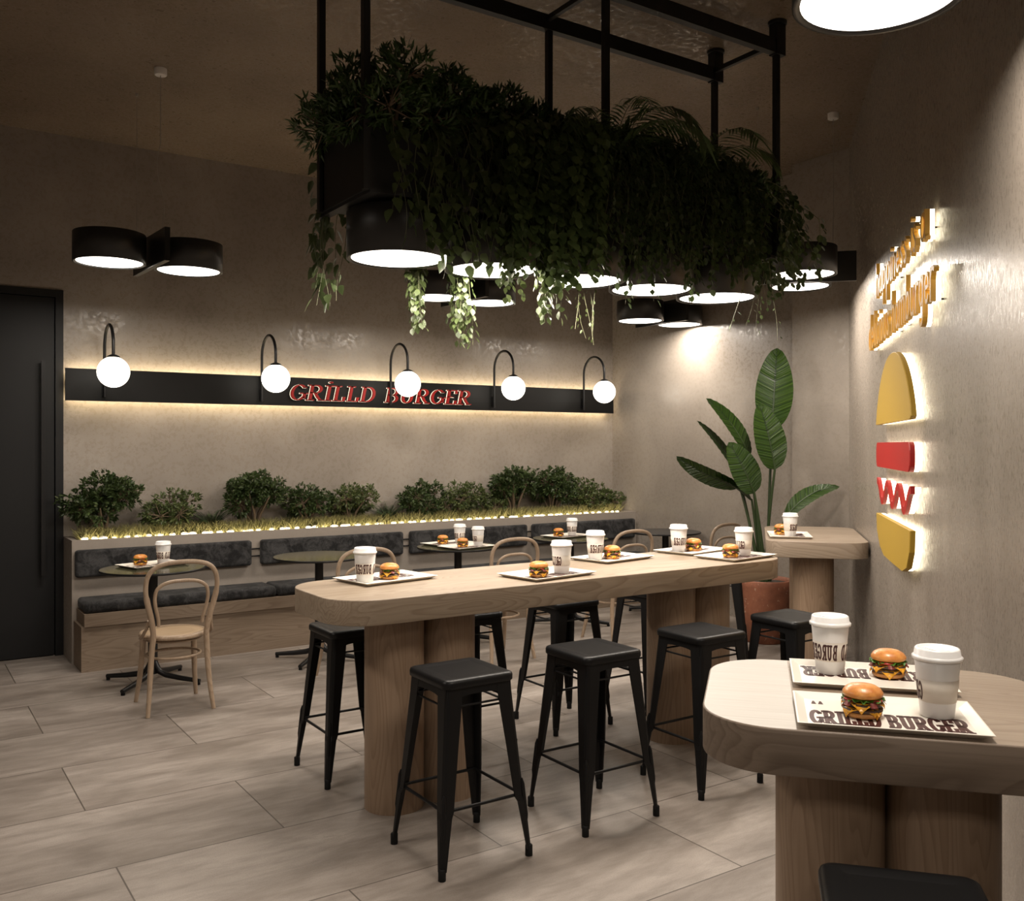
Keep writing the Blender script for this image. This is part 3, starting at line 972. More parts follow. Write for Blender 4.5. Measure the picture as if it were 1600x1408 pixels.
# ------------------------------------------------------------------ bentwood chairs (local: sitter faces +y)
def make_chair(label):
    r = thing('bentwood_chair', label, 'chair', (0, 0, 0), 0, 'bentwood chairs at the round tables')
    SZ = .462; SR = .200
    mb = MB(); mb.lathe([(SR - .022, SZ - .032), (SR - .004, SZ - .030), (SR, SZ - .018), (SR - .006, SZ - .004), (SR - .018, SZ), (SR - .024, SZ - .003)], 40, 0, True, False, False)
    mb.build('seat_frame', M['bent'], r)
    mb = MB(); mb.lathe([(SR - .022, SZ - .014), (SR - .022, SZ - .004), (.12, SZ - .007), (.02, SZ - .008)], 40); mb.build('seat', M['rush'], r)
    for s in (-1, 1):
        mb = MB(); mb.tube([(s * .150, .118, SZ - .02), (s * .156, .135, .30), (s * .166, .160, .15), (s * .182, .195, 0)], [.019, .018, .016, .0125], 12)
        mb.build('leg', M['bent'], r)
    # rear legs and back hoop are one bent rod
    half = [(.190, -.215, 0), (.176, -.190, .13), (.166, -.172, .27), (.158, -.176, .40), (.154, -.188, .48), (.168, -.205, .57), (.192, -.220, .67), (.205, -.232, .75),
            (.196, -.240, .825), (.160, -.247, .875), (.095, -.251, .900), (0, -.252, .907)]
    pts = half + [(-x, y, z) for x, y, z in reversed(half[:-1])]
    P = [Vector(p) for p in pts]; sm = []
    for i in range(len(P) - 1):
        p0, p1, p2, p3 = P[max(i - 1, 0)], P[i], P[i + 1], P[min(i + 2, len(P) - 1)]
        for k in range(4):
            t = k / 4
            sm.append(.5 * ((2 * p1) + (p2 - p0) * t + (2 * p0 - 5 * p1 + 4 * p2 - p3) * t * t + (3 * p1 - p0 - 3 * p2 + p3) * t ** 3))
    sm.append(P[-1])
    n = len(sm)
    rad = [.0125 + .0045 * min(1, min(i, n - 1 - i) / 8) - (.003 if abs(i - n / 2) < n * .2 else 0) for i in range(n)]
    mb = MB(); mb.tube(sm, rad, 12); mb.build('back_frame', M['bent'], r)
    half = [(.126, -.196, .530), (.130, -.206, .575), (.148, -.220, .650), (.152, -.228, .705), (.138, -.236, .755), (.085, -.242, .787), (0, -.244, .795)]
    pts = half + [(-x, y, z) for x, y, z in reversed(half[:-1])]
    P = [Vector(p) for p in pts]; sm = []
    for i in range(len(P) - 1):
        p0, p1, p2, p3 = P[max(i - 1, 0)], P[i], P[i + 1], P[min(i + 2, len(P) - 1)]
        for k in range(4):
            t = k / 4
            sm.append(.5 * ((2 * p1) + (p2 - p0) * t + (2 * p0 - 5 * p1 + 4 * p2 - p3) * t * t + (3 * p1 - p0 - 3 * p2 + p3) * t ** 3))
    sm.append(P[-1])
    mb = MB(); mb.tube(sm, .0105, 10); mb.build('inner_hoop', M['bent'], r)
    mb = MB(); mb.loop_tube([(.158 * math.cos(2 * PI * k / 36), .150 * math.sin(2 * PI * k / 36) - .006, .318) for k in range(36)], .0085, 8)
    mb.build('stretcher_ring', M['bent'], r)
    mb = MB(); mb.loop_tube([(.160 * math.cos(2 * PI * k / 36), .160 * math.sin(2 * PI * k / 36) - .004, .418) for k in range(36)], .0075, 8)
    mb.build('under_ring', M['bent'], r)
    for s in (-1, 1):
        mb = MB(); mb.tube([(s * .198, -.030, .440), (s * .206, -.075, .445), (s * .200, -.125, .470), (s * .186, -.165, .515), (s * .182, -.192, .565)], [.008, .010, .010, .009, .007], 8)
        mb.build('side_brace', M['bent'], r)
    return r


CH = [(1.474, 5.945, 'bentwood chair in full view at the round table nearest the door', -.03),
      (2.665, 5.95, 'bentwood chair at the bare olive table, behind the long table left end', 0.0),
      (3.855, 5.95, 'bentwood chair at the two-tray round table, behind the long table', 0.0),
      (5.00, 5.95, 'bentwood chair at the fourth round table from the door', 0.0),
      (6.085, 5.97, 'bentwood chair farthest right, half hidden by the leafy potted plant', 0.05)]
ch0 = make_chair(CH[0][2]); ch0.location = (CH[0][0], CH[0][1], 0); ch0.rotation_euler = (0, 0, CH[0][3])
for X, Y, lb, rz in CH[1:]: dup(ch0, (X, Y, 0), rz, lb)

# ------------------------------------------------------------------ bar tables
def bar_table(name, label, loc, rotz, hx, hy, cr, posts, top, edge, z1=.972, th=.105, pr=.132):
    r = thing(name, label, 'table', loc, rotz)
    mb = MB(); mb.slab(rrect(hx, hy, cr, 14), z1 - th, z1, .004, 0, None, 2, 1)
    mb.build('tabletop', [top, edge], r)
    for px, py in posts:
        mb = MB(); mb.lathe([(pr, 0), (pr, z1 - th)], 48, 0, True, True, True)
        o = mb.build('pedestal_post', M['oak_post'], r); o.location = (px, py, 0)
    return r


bar_table('bar_table', 'long pale oak bar table with rounded corners under the hanging planter', (2.838, 3.772, 0), 0, 1.346, .327, .20,
          [(-.955, -.02), (-.690, -.02), (.735, 0), (1.000, 0)], M['oak_top'], M['oak_top'])
EROT = math.atan2(-.748, .664)
def ec(a, b): return (a * .664 + b * .748, -a * .748 + b * .664)
nc = ec(.293, 2.497)
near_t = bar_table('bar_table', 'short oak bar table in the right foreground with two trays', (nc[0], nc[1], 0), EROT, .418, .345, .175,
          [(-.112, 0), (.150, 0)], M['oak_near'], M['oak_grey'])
fc = ec(.386, 6.93)
bar_table('bar_table', 'short oak bar table far right against the slanted wall by the plant', (fc[0], fc[1], 0), EROT, .322, .60, .13,
          [(-.012, -.33), (-.012, .33)], M['oak_far'], M['oak_far'])

# ------------------------------------------------------------------ stools
def make_stool(label):
    r = thing('bar_stool', label, 'stool', (0, 0, 0), 0, 'black metal bar stools')
    SZ = .715; h = .158
    mb = MB()
    o = rrect(h, h, .036, 6)
    rs = [[(x, y, SZ - .034) for x, y in o(.004)], [(x, y, SZ - .030) for x, y in o(0)], [(x, y, SZ - .012) for x, y in o(0)],
          [(x, y, SZ - .004) for x, y in o(.004)], [(x, y, SZ) for x, y in o(.013)], [(x, y, SZ + .001) for x, y in o(.028)], [(x, y, SZ - .002) for x, y in o(.055)]]
    mb.rings(rs, 0, True); mb.build('seat', M['stool'], r)
    top, bot = .146, .203
    mb = MB()
    for sx_, sy_ in ((1, 0), (-1, 0), (0, 1), (0, -1)):
        # apron panel with an arched lower edge
        prof = []
        for k in range(13):
            u = -1 + 2 * k / 12; prof.append((u * .138, SZ - .062 - .030 * (abs(u) ** 3)))
        outer = []; inner = []
        for (u, z) in prof:
            off = top + (bot - top) * (SZ - .04 - z) / (SZ - .04)
            outer.append((u, off, z)); inner.append((u, off - .004, z))
        def rot(p):
            u, o_, z = p
            return (o_ * sx_ + u * (1 if sy_ else 0), o_ * sy_ + u * (1 if sx_ else 0), z)
        n = len(prof)
        vs_ = [rot(p) for p in outer] + [rot((u, top - .001, SZ - .032)) for u, _ in prof]
        vs2 = [rot(p) for p in inner] + [rot((u, top - .005, SZ - .032)) for u, _ in prof]
        q = [(i, i + 1, n + i + 1, n + i) for i in range(n - 1)]
        mb.add(vs_, q); mb.add(vs2, q)
        mb.add(vs_[:n] + vs2[:n], [(i, i + 1, n + i + 1, n + i) for i in range(n - 1)])
    mb.build('apron', M['stool'], r)
    for sx_, sy_ in ((1, 1), (-1, 1), (-1, -1), (1, -1)):
        mb = MB()
        rs = []
        for z, w in ((SZ - .034, .070), (.60, .066), (.45, .057), (.30, .049), (.235, .046), (.215, .041), (.12, .032), (.05, .026), (.030, .024)):
            e = top + (bot - top) * (SZ - .034 - z) / (SZ - .034)
            if z < .22: e += .004
            c = .016
            pr = [(e - w, e), (e - c, e), (e - c * .3, e - c * .3), (e, e - c), (e, e - w), (e - .007, e - w), (e - .010, e - .012), (e - w, e - .007)]
            rs.append([(sx_ * x, sy_ * y, z) for x, y in pr])
        mb.rings(rs, 0, False)
        # pressed rib along the outer corner of the lower leg
        pts = []
        for z in (.30, .28, .16, .13):
            e = top + (bot - top) * (SZ - .034 - z) / (SZ - .034) - .004
            pts.append((sx_ * e, sy_ * e, z))
        mb.tube(pts, [.003, .0085, .0085, .003], 8)
        lg = mb.build('leg', M['stool'], r)
        mb = MB(); e = bot + .001
        mb.lathe([(.0145, 0), (.0145, .040), (.011, .044)], 12, M=Matrix.Translation((sx_ * (e - .010), sy_ * (e - .010), 0)))
        mb.build('rubber_foot', M['rubber'], lg)
    e = top + (bot - top) * (SZ - .034 - .235) / (SZ - .034) - .012
    for a, b in (((-e, -e), (e, -e)), ((e, -e), (e, e)), ((e, e), (-e, e)), ((-e, e), (-e, -e))):
        mb = MB(); mb.tube([(a[0], a[1], .238), (b[0], b[1], .238)], .0065, 8); mb.build('footrest', M['stool'], r)
    e = top + (bot - top) * (SZ - .034 - .60) / (SZ - .034) - .012
    for a, b in (((-e, -e), (e, -e)), ((e, -e), (e, e)), ((e, e), (-e, e)), ((-e, e), (-e, -e))):
        mb = MB(); mb.tube([(a[0], a[1], .612), (b[0], b[1], .612)], .0045, 8); mb.build('stretcher', M['stool'], r)
    return r


STL = [((1.892, 3.190), 0, 'black metal stool at the long table, closest to the camera in full view'),
       ((2.572, 3.205), 0, 'second black metal stool from the left on the near side of the long table'),
       ((3.250, 3.224), 0, 'third black metal stool from the left on the near side of the long table'),
       ((3.915, 3.232), 0, 'rightmost black metal stool on the near side of the long table'),
       ((1.904, 4.287), 0, 'black metal stool tucked behind the left end of the long table'),
       ((2.580, 4.31), 0, 'black metal stool behind the long table, mostly hidden by the left posts'),
       ((3.258, 4.335), 0, 'black metal stool behind the long table, midway between the two post pairs'),
       ((3.936, 4.34), 0, 'black metal stool behind the long table, just left of its right post pair'),
       (ec(.285, 1.945), EROT, 'black metal stool cut off by the bottom edge, at the foreground table'),
       (ec(-.25, 6.86), EROT, 'black metal stool by the terracotta pot at the far right table')]
st0 = make_stool(STL[0][2]); st0.location = (*STL[0][0], 0)
for (X, Y), rz, lb in STL[1:]: dup(st0, (X, Y, 0), rz, lb)

# ------------------------------------------------------------------ trays, cups, burgers
def make_tray(label):
    """long side along local x, the lettering reads from the -y side"""
    r = thing('tray', label, 'tray', (0, 0, 0), 0, 'cream serving trays')
    hx, hy, H_ = .200, .138, .016
    o = lambda x, y: [(x, y), (-x, y), (-x, -y), (x, -y)]
    rs = [[(x, y, .001) for x, y in o(hx - .022, hy - .022)], [(x, y, H_ - .001) for x, y in o(hx, hy)], [(x, y, H_) for x, y in o(hx - .001, hy - .001)],
          [(x, y, H_) for x, y in o(hx - .004, hy - .004)], [(x, y, .0045) for x, y in o(hx - .025, hy - .025)]]
    mb = MB(); mb.rings(rs, 0, False); mb.build('dish', M['tray'], r)
    mb = MB()
    W0 = text_width(SLAB, CAPS, .16, .42); s = .334 / W0; cp = .096; x = -.167
    for ch in SLAB:
        if ch == ' ': x += .42 * s; continue
        gl = CAPS[ch]
        strokes_to(mb, gl[1], gl[2], .175, .090, .0046, .0050, lambda px, py, pz, x=x: (x + px * s, -.092 + py * cp, pz), sa=.07)
        x += (gl[0] + .16) * s
    for k in (0, 1):
        x0 = -.160 + k * .016
        mb.prism([(x0, .066), (x0 + .012, .066), (x0 + .008, .092), (x0 + .004, .092)], .0046, .0050)
    mb.build('printed_lettering', M['ink'], r)
    return r


def make_cup(label):
    r = thing('paper_cup', label, 'cup', (0, 0, 0), 0, 'white takeaway cups')
    R0, R1, Hc = .0365, .0500, .138
    mb = MB(); mb.lathe([(R0 - .003, .003), (R0 - .001, 0), (R0, .001), (R0 + (R1 - R0) * .5, Hc / 2), (R1, Hc), (R1 - .002, Hc + .001)], 40)
    mb.build('body', M['cup'], r)
    rad = lambda z: R0 + (R1 - R0) * z / Hc
    mb = MB(); mb.lathe([(rad(.036) + .0001, .036), (rad(.036) + .0009, .0362), (rad(.088) + .0009, .0878), (rad(.088) + .0001, .088)], 40, 0, True, False, False)
    mb.build('sleeve', M['sleeve'], r)
    mb = MB(); mb.lathe([(R1 + .001, Hc - .008), (R1 + .0045, Hc - .007), (R1 + .005, Hc - .001), (R1 + .0015, Hc + .002), (R1 + .0005, Hc + .003), (R1 - .0015, Hc + .016),
                         (R1 - .004, Hc + .0185), (R1 - .009, Hc + .0185), (R1 - .011, Hc + .013), (.02, Hc + .012), (.001, Hc + .012)], 40, 0, True, False, True)
    ob = [(-.006, -.036), (.006, -.036), (.006, .024), (-.006, .024)]
    mb.prism([(x * 2.2, y) for x, y in ob], Hc + .0115, Hc + .0145)
    mb.build('lid', M['lid'], r)
    # printed name, running the mirrored way round the sleeve from local angle 0
    mb = MB(); pitch = math.radians(18.0); th = 0.0
    for ch in SLAB:
        if ch != ' ':
            gl = CAPS[ch]; sc_ = pitch * .80 / .84
            def fn(px, py, pz, th=th):
                z = .0425 + py * .037; a = -(th + px * sc_ * .98)
                q = rad(z) + .0009 + pz
                return (q * math.cos(a), q * math.sin(a), z)
            strokes_to(mb, gl[1], gl[2], .150, .095, .0001, .0004, fn, step=.12, sa=.075)
        th += pitch * (.8 if ch in ' I' else 1.0)
    mb.build('printed_lettering', M['ink'], r)
    return r


def make_burger(label):
    r = thing('burger', label, 'burger', (0, 0, 0), 0, 'cheeseburgers with two patties')
    R = .049
    rng_ = random.Random(3)
    def wob(prof, amp, n=40, seed=1):
        rg = random.Random(seed); ph = [rg.uniform(0, 6.28) for _ in range(5)]
        rs = []
        for rr_, z in prof:
            ring = []
            for i in range(n):
                a = 2 * PI * i / n
                w = 1 + amp * (math.sin(3 * a + ph[0]) + .7 * math.sin(7 * a + ph[1]) + .6 * math.sin(13 * a + ph[2] + z * 300))
                ring.append((rr_ * w * math.cos(a), rr_ * w * math.sin(a), z + amp * .02 * math.sin(5 * a + ph[3])))
            rs.append(ring)
        return rs
    mb = MB(); mb.rings(wob([(.034, 0), (.044, .003), (.047, .010), (.045, .015), (.030, .016)], .006, seed=2), 0, True); mb.build('bottom_bun', M['bun_low'], r)
    for z0, nm, sd in ((.015, 'patty', 4), (.029, 'patty', 9)):
        mb = MB(); mb.rings(wob([(.040, z0), (.0485, z0 + .002), (.0505, z0 + .006), (.0485, z0 + .010), (.038, z0 + .0115)], .014, 64, sd), 0, True); mb.build(nm, M['patty'], r)
    for z0, rot in ((.0262, .35), (.0405, 1.15)):
        mb = MB(); n = 10; hs = .047; vs_ = []
        for k in range(2):
            for j in range(n + 1):
                for i in range(n + 1):
                    x = -hs + 2 * hs * i / n; y = -hs + 2 * hs * j / n; d = math.hypot(x, y)
                    dr_ = max(0, d - .0475) * 1.25
                    q = min(1.0, (.0525 / d) if d > .0525 else 1.0)
                    vs_.append((x * q * math.cos(rot) - y * q * math.sin(rot), x * q * math.sin(rot) + y * q * math.cos(rot), z0 - dr_ - (.0016 if k else 0)))
        fs = []
        N1 = (n + 1) * (n + 1)
        for j in range(n):
            for i in range(n):
                a = j * (n + 1) + i
                fs += [(a, a + 1, a + n + 2, a + n + 1), (N1 + a, N1 + a + n + 1, N1 + a + n + 2, N1 + a + 1)]
        for i in range(n):
            for a, b in ((i, i + 1), (n * (n + 1) + i, n * (n + 1) + i + 1), (i * (n + 1), (i + 1) * (n + 1)), (i * (n + 1) + n, (i + 1) * (n + 1) + n)):
                fs.append((a, b, N1 + b, N1 + a))
        mb.add(vs_, fs, 0, True); mb.build('cheese_slice', M['cheese'], r)
    mb = MB()
    for k in range(5):
        a = k * 1.3 + .2; p = Vector((.030 * math.cos(a), .030 * math.sin(a), .0415))
        t = Vector((-math.sin(a), math.cos(a), 0)); o = Vector((math.cos(a), math.sin(a), 0))
        vs_ = []; n = 8
        for i in range(n + 1):
            u = i / n; c = p + o * (u * .026) + Vector((0, 0, .0022 * math.sin(u * 12) - .010 * max(0, u - .72) * 3))
            vs_ += [c + t * .009, c - t * .009, c + t * .009 + Vector((0, 0, .0018)), c - t * .009 + Vector((0, 0, .0018))]
        fs = []
        for i in range(n):
            b = 4 * i; fs += [(b, b + 1, b + 5, b + 4), (b + 2, b + 6, b + 7, b + 3), (b, b + 4, b + 6, b + 2), (b + 1, b + 3, b + 7, b + 5)]
        mb.add(vs_, fs, 0, True)
    mb.build('bacon', M['bacon'], r)
    for a in (.4, 2.5, 4.6):
        mb = MB(); mb.lathe([(.022, .044), (.024, .0455), (.024, .0475), (.022, .049)], 24, M=Matrix.Translation((.027 * math.cos(a), .027 * math.sin(a), 0))); mb.build('tomato_slice', M['tomato'], r)
    mb = MB(); n = 90; vs_ = [(0, 0, .0495)]
    for q, rr_ in enumerate((.030, .043, .0515)):
        for i in range(n):
            a = 2 * PI * i / n; w = q * .0016
            vs_.append((rr_ * math.cos(a) * (1 + .03 * q * math.sin(9 * a)), rr_ * math.sin(a) * (1 + .03 * q * math.sin(9 * a)), .0495 + w * math.sin(17 * a) + .6 * w * math.sin(29 * a + 1) - (.0035 if q == 2 else 0)))
    fs = [(0, 1 + i, 1 + (i + 1) % n) for i in range(n)]
    for q in range(2):
        for i in range(n):
            j = (i + 1) % n; fs.append((1 + q * n + i, 1 + (q + 1) * n + i, 1 + (q + 1) * n + j, 1 + q * n + j))
    mb.add(vs_, fs, 0, True); mb.build('lettuce', M['lettuce'], r)
    mb = MB(); mb.rings(wob([(.036, .050), (.046, .0515), (.0500, .0565), (.0490, .063), (.0430, .0715), (.033, .0775), (.020, .0805), (.004, .0815)], .006, 40, 12), 0, True); mb.build('top_bun', M['bun'], r)
    return r


tray0 = cup0 = bur0 = None
def place_set(x, y, z, rz, tl, cup=None, bur=None):
    """cup / burger: (x, y, angle, label)"""
    global tray0, cup0, bur0
    if tray0 is None: tray0 = make_tray(tl); tray0.location = (x, y, z); tray0.rotation_euler = (0, 0, rz)
    else: dup(tray0, (x, y, z), rz, tl)
    if cup:
        zz_ = z + .0052
        if cup0 is None: cup0 = make_cup(cup[3]); cup0.location = (cup[0], cup[1], zz_); cup0.rotation_euler = (0, 0, cup[2])
        else: dup(cup0, (cup[0], cup[1], zz_), cup[2], cup[3])
    if bur:
        zz_ = z + .0052
        if bur0 is None: bur0 = make_burger(bur[3]); bur0.scale = (.9, .9, .9); bur0.location = (bur[0], bur[1], zz_); bur0.rotation_euler = (0, 0, bur[2])
        else: dup(bur0, (bur[0], bur[1], zz_), bur[2], bur[3])


def toward(x, y, s):
    """local angle that starts the mirrored name s degrees right of the side facing (0, 0)"""
    return math.atan2(-y, -x) + math.radians(s)


BZ = .9722
c = ec(.289, 2.296); p = ec(.404, 2.330); q = ec(.238, 2.285)
place_set(c[0], c[1], BZ, EROT, 'cream tray at the front edge of the foreground table', (p[0], p[1], toward(p[0], p[1], -46), 'largest white cup, on the front tray of the foreground table'),
          (q[0], q[1], .2, 'largest burger, on the front tray of the foreground table'))
c = ec(.293, 2.660); p = ec(.197, 2.700); q = ec(.345, 2.690)
place_set(c[0], c[1], BZ, EROT + PI, 'cream tray at the back of the foreground table, lettering upside down', (p[0], p[1], toward(p[0], p[1], 142), 'white cup on the back tray of the foreground table'),
          (q[0], q[1], 1.1, 'burger on the back tray of the foreground table, right of the cup'))
for cx_, cy_, rz, tl, cp, bg in (
    (1.935, 3.945, .17 + PI, 'cream tray at the left end of the long table', (1.812, 3.905, 157, 'white cup on the leftmost tray of the long table'), (1.950, 3.935, .5, 'burger on the leftmost tray of the long table')),
    (2.640, 3.640, .15, 'cream tray at the front edge of the long table, left of its middle', (2.735, 3.650, -2, 'white cup right of the burger on the front middle tray of the long table'), (2.567, 3.605, 1.9, 'burger left of the cup on the front middle tray of the long table')),
    (3.318, 3.965, .17 + PI, 'cream tray at the back edge of the long table, right of its middle', (3.203, 3.970, 185, 'white cup left of the burger on the back middle tray of the long table'), (3.305, 3.950, 3.1, 'burger right of the cup on the back middle tray of the long table')),
    (3.940, 3.975, .17 + PI, 'cream tray at the back of the long table near its right end', (3.850, 4.000, 185, 'white cup left of the burger on the right rear tray of the long table'), (3.955, 3.985, 4.0, 'burger on the right rear tray of the long table')),
    (3.935, 3.640, .14, 'cream tray at the front right end of the long table', (4.025, 3.660, 6, 'white cup at the front right end of the long table'), (3.897, 3.640, 5.1, 'burger at the front right end of the long table'))):
    place_set(cx_, cy_, BZ, rz, tl, (cp[0], cp[1], toward(cp[0], cp[1], cp[2]), cp[3]), bg)
c = ec(.222, 6.700); p = ec(.228, 6.660); q = ec(.170, 6.760)
place_set(c[0], c[1], BZ, EROT + PI / 2 + .04, 'cream tray on the short table at far right beside the plant', (p[0], p[1], toward(p[0], p[1], 221), 'white cup on the far right table beside the plant'),
          (q[0], q[1], .8, 'burger half hidden by the cup on the far right table'))
RZ = TZ + .0003
place_set(1.525, 6.700, RZ, .30, 'cream tray on the round table nearest the door', (1.598, 6.715, toward(1.6, 6.7, 117), 'white cup on the round table nearest the door'), (1.452, 6.735, .3, 'burger on the round table nearest the door'))
place_set(3.900, 6.755, RZ, .17 + PI, 'cream tray nearer the bench on the two-tray round table', (4.010, 6.775, toward(4., 6.8, 100), 'white cup on the rear tray of the two-tray round table'), (3.850, 6.780, 1.4, 'burger on the rear tray of the two-tray round table'))
place_set(3.895, 6.465, RZ, .15, 'cream tray nearer the camera on the two-tray round table', (4.015, 6.490, toward(4., 6.5, -14), 'white cup on the front tray of the two-tray round table'), (3.862, 6.480, 2.4, 'burger on the front tray of the two-tray round table'))
place_set(5.105, 6.735, RZ, .17, 'cream tray on the fourth round table from the door', (5.180, 6.755, toward(5.2, 6.75, 100), 'white cup on the fourth round table from the door'), (5.035, 6.765, 3.3, 'burger on the fourth round table from the door'))

# ------------------------------------------------------------------ lamps
def drum(parent, cx, cy_, zb, R, Hd, part=True):
    T = Matrix.Translation((cx, cy_, zb))
    mb = MB(); mb.lathe([(R - .030, .012), (R - .010, .0), (R, .0), (R, Hd - .004), (R - .0015, Hd - .001), (R - .004, Hd), (R - .02, Hd), (.001, Hd)], 48, 0, True, False, True, T)
    d = mb.build('drum_shade', M['drum'], parent)
    mb = MB(); mb.lathe([(R - .0105, .0008), (R - .016, .005), (R - .018, .007)], 48, 0, True, False, False, T); mb.build('reflector_ring', M['drum_in'], d)
    mb = MB(); mb.lathe([(R - .0165, .0060), (R - .0165, .0065)], 48, 0, False, True, True, T); mb.build('diffuser', M['diffuser'], d)
    la = bpy.data.lights.new('drum_light', 'AREA')
    la.shape = 'DISK'; la.size = 2 * (R - .030); la.energy = LAMP_W; la.color = LAMP_COL; la.spread = math.radians(176)
    lo = bpy.data.objects.new('drum_light', la); COL.objects.link(lo); lo.parent = parent
    lo.location = (cx, cy_, zb + .003)
    return d


def pendant(x, y, ang, zb, label, cab=(0.0, 0.0), wire=(0.0, .55)):
    """two drums either side of a square plate, hung from the ceiling; ang is the direction of the pair"""
    r = thing('twin_drum_pendant', label, 'pendant lamp', (x, y, 0), ang, 'twin drum pendant lamps')
    R, Hd = .216, .185
    for s in (-1, 1): drum(r, s * .248, 0, zb, R, Hd)
    mb = MB(); mb.box(-.016, .016, -.36, .33, zb - .01, zb + Hd + .012); mb.build('plate', M['drum'], r)
    mb = MB(); mb.lathe([(.034, CEIL - .042), (.038, CEIL - .038), (.038, CEIL)], 24, 0, True, True, True, Matrix.Translation((cab[0], cab[1], 0))); mb.build('canopy', M['white_plastic'], r)
    z0 = zb + Hd + .012; z1 = CEIL - .04
    pts = [(cab[0], cab[1] + (0.0 if k else 0), z0 + (z1 - z0) * k / 16) for k in range(17)]
    pts = [(px + .022 * math.sin(PI * min(1, (pz - z0) / .55) * 2) * (1 if pz < z0 + .55 else 0), py, pz) for px, py, pz in pts]
    mb = MB(); mb.tube(pts, .0022, 6); mb.build('power_cable', M['cable'], r)
    mb = MB(); mb.tube([(wire[0], min(wire[1], .30), z0 - .02), (wire[0], min(wire[1], .30), CEIL - .012)], .0013, 5)
    mb.lathe([(.008, CEIL - .02), (.010, CEIL)], 12, 0, True, True, True, Matrix.Translation((wire[0], min(wire[1], .30), 0)))
    mb.build('suspension_wire', M['cable'], r)
    return r


pendant(1.425, 6.33, .06, 2.745, 'twin drum pendant lamp at upper left over the first round table', (0.0, -.22), (0.0, .30))
pendant(3.83, 6.42, 0.0, 2.745, 'twin drum pendant lamp behind the trailing plants, over the two-tray table', (0.0, -.22))
pendant(6.075, 6.56, 0.0, 2.745, 'twin drum pendant lamp farthest back, by the corner right of the planter', (0.0, -.22))
WA = math.atan2(.664, .748)
pendant(5.345, 4.325, WA, 2.745, 'twin drum pendant lamp in front of the pier, right of the hanging planter', (.16, -.22), (-.1, .30))
pendant(1.94, 1.31, WA, 2.745, 'large twin drum pendant lamp cut off by the top right edge', (0, -.22))
pendant(-.55, 3.6, PI / 2, 2.745, 'unseen twin drum pendant lamp added at left to light the floor', (0, -.22))  # extra pendant out of view, put in as additional lighting

pendant(-.55, -.75, PI / 2, 2.745, 'twin drum pendant lamp behind the camera', (0, -.22))

# ------------------------------------------------------------------ hanging planter
HX0, HX1, HY0, HY1 = 1.635, 4.130, 3.518, 3.985
hp = thing('hanging_planter', 'long black planter trough hung on posts from ceiling beams', 'planter', ((HX0 + HX1) / 2, (HY0 + HY1) / 2, 0))
ox, oy = hp.location.x, hp.location.y
def hb(name, boxes, mat=M['trough']):
    mb = MB()
    for b in boxes: mb.box(b[0] - ox, b[1] - ox, b[2] - oy, b[3] - oy, b[4], b[5])
    return mb.build(name, mat, hp)
for y in (HY0, HY1):
    hb('beam', [(HX0 - .15, HX1 + .045, y - .022, y + .022, 3.775, 3.852)])
    for x in (HX0 - .105, HX1 + .010):
        hb('ceiling_bracket', [(x - .036, x + .036, y - .028, y + .028, 3.770, CEIL)])
        mb = MB(); mb.lathe([(.052, CEIL - .016), (.052, CEIL)], 24, M=Matrix.Translation((x - ox, y - oy, 0))); mb.build('bracket_plate', M['trough'], hp)
    for x in (HX0, (HX0 + HX1) / 2 + .02, HX1):
        hb('post', [(x - .015, x + .015, y - .015, y + .015, 2.645, 3.780)])
for x in (HX0 + .02, (HX0 + HX1) / 2, HX1 - .02):
    hb('cross_bar', [(x - .012, x + .012, HY0, HY1, 3.815, 3.842)])
t = .012
hb('trough', [(HX0 - .0, HX1, HY0 + .017, HY0 + .017 + t, 2.66, 2.94), (HX0, HX1, HY1 - .017 - t, HY1 - .017, 2.66, 2.94),
              (HX0 + .0, HX0 + t, HY0 + .017, HY1 - .017, 2.66, 2.94), (HX1 - t, HX1, HY0 + .017, HY1 - .017, 2.66, 2.94), (HX0, HX1, HY0 + .017, HY1 - .017, 2.648, 2.66)])
hb('soil', [(HX0 + t, HX1 - t, HY0 + .03, HY1 - .03, 2.66, 2.915)], M['soil'])
for x in (HX0 + .03, HX0 + .56, 2.65, 3.15, 3.65, HX1 - .05):
    hb('mounting_bar', [(x - .020, x + .020, HY0 - .02, HY1 + .10, 2.634, 2.648)])
LBL = ['large drum lamp under the hanging planter, nearest and leftmost', 'second drum lamp from the left under the hanging planter', 'middle drum lamp under the hanging planter',
       'fourth drum lamp from the left under the hanging planter', 'rightmost drum lamp under the hanging planter']
for k, x in enumerate((1.900, 2.400, 2.925, 3.410, 3.905)):
    r = thing('drum_lamp', LBL[k], 'lamp', (x, 3.752, 0), 0, 'drum lamps under the hanging planter')
    drum(r, 0, 0, 2.424, .226, .206)
    mb = MB(); mb.lathe([(.05, 2.630), (.05, 2.648)], 16); mb.build('ceiling_plate', M['trough'], r)

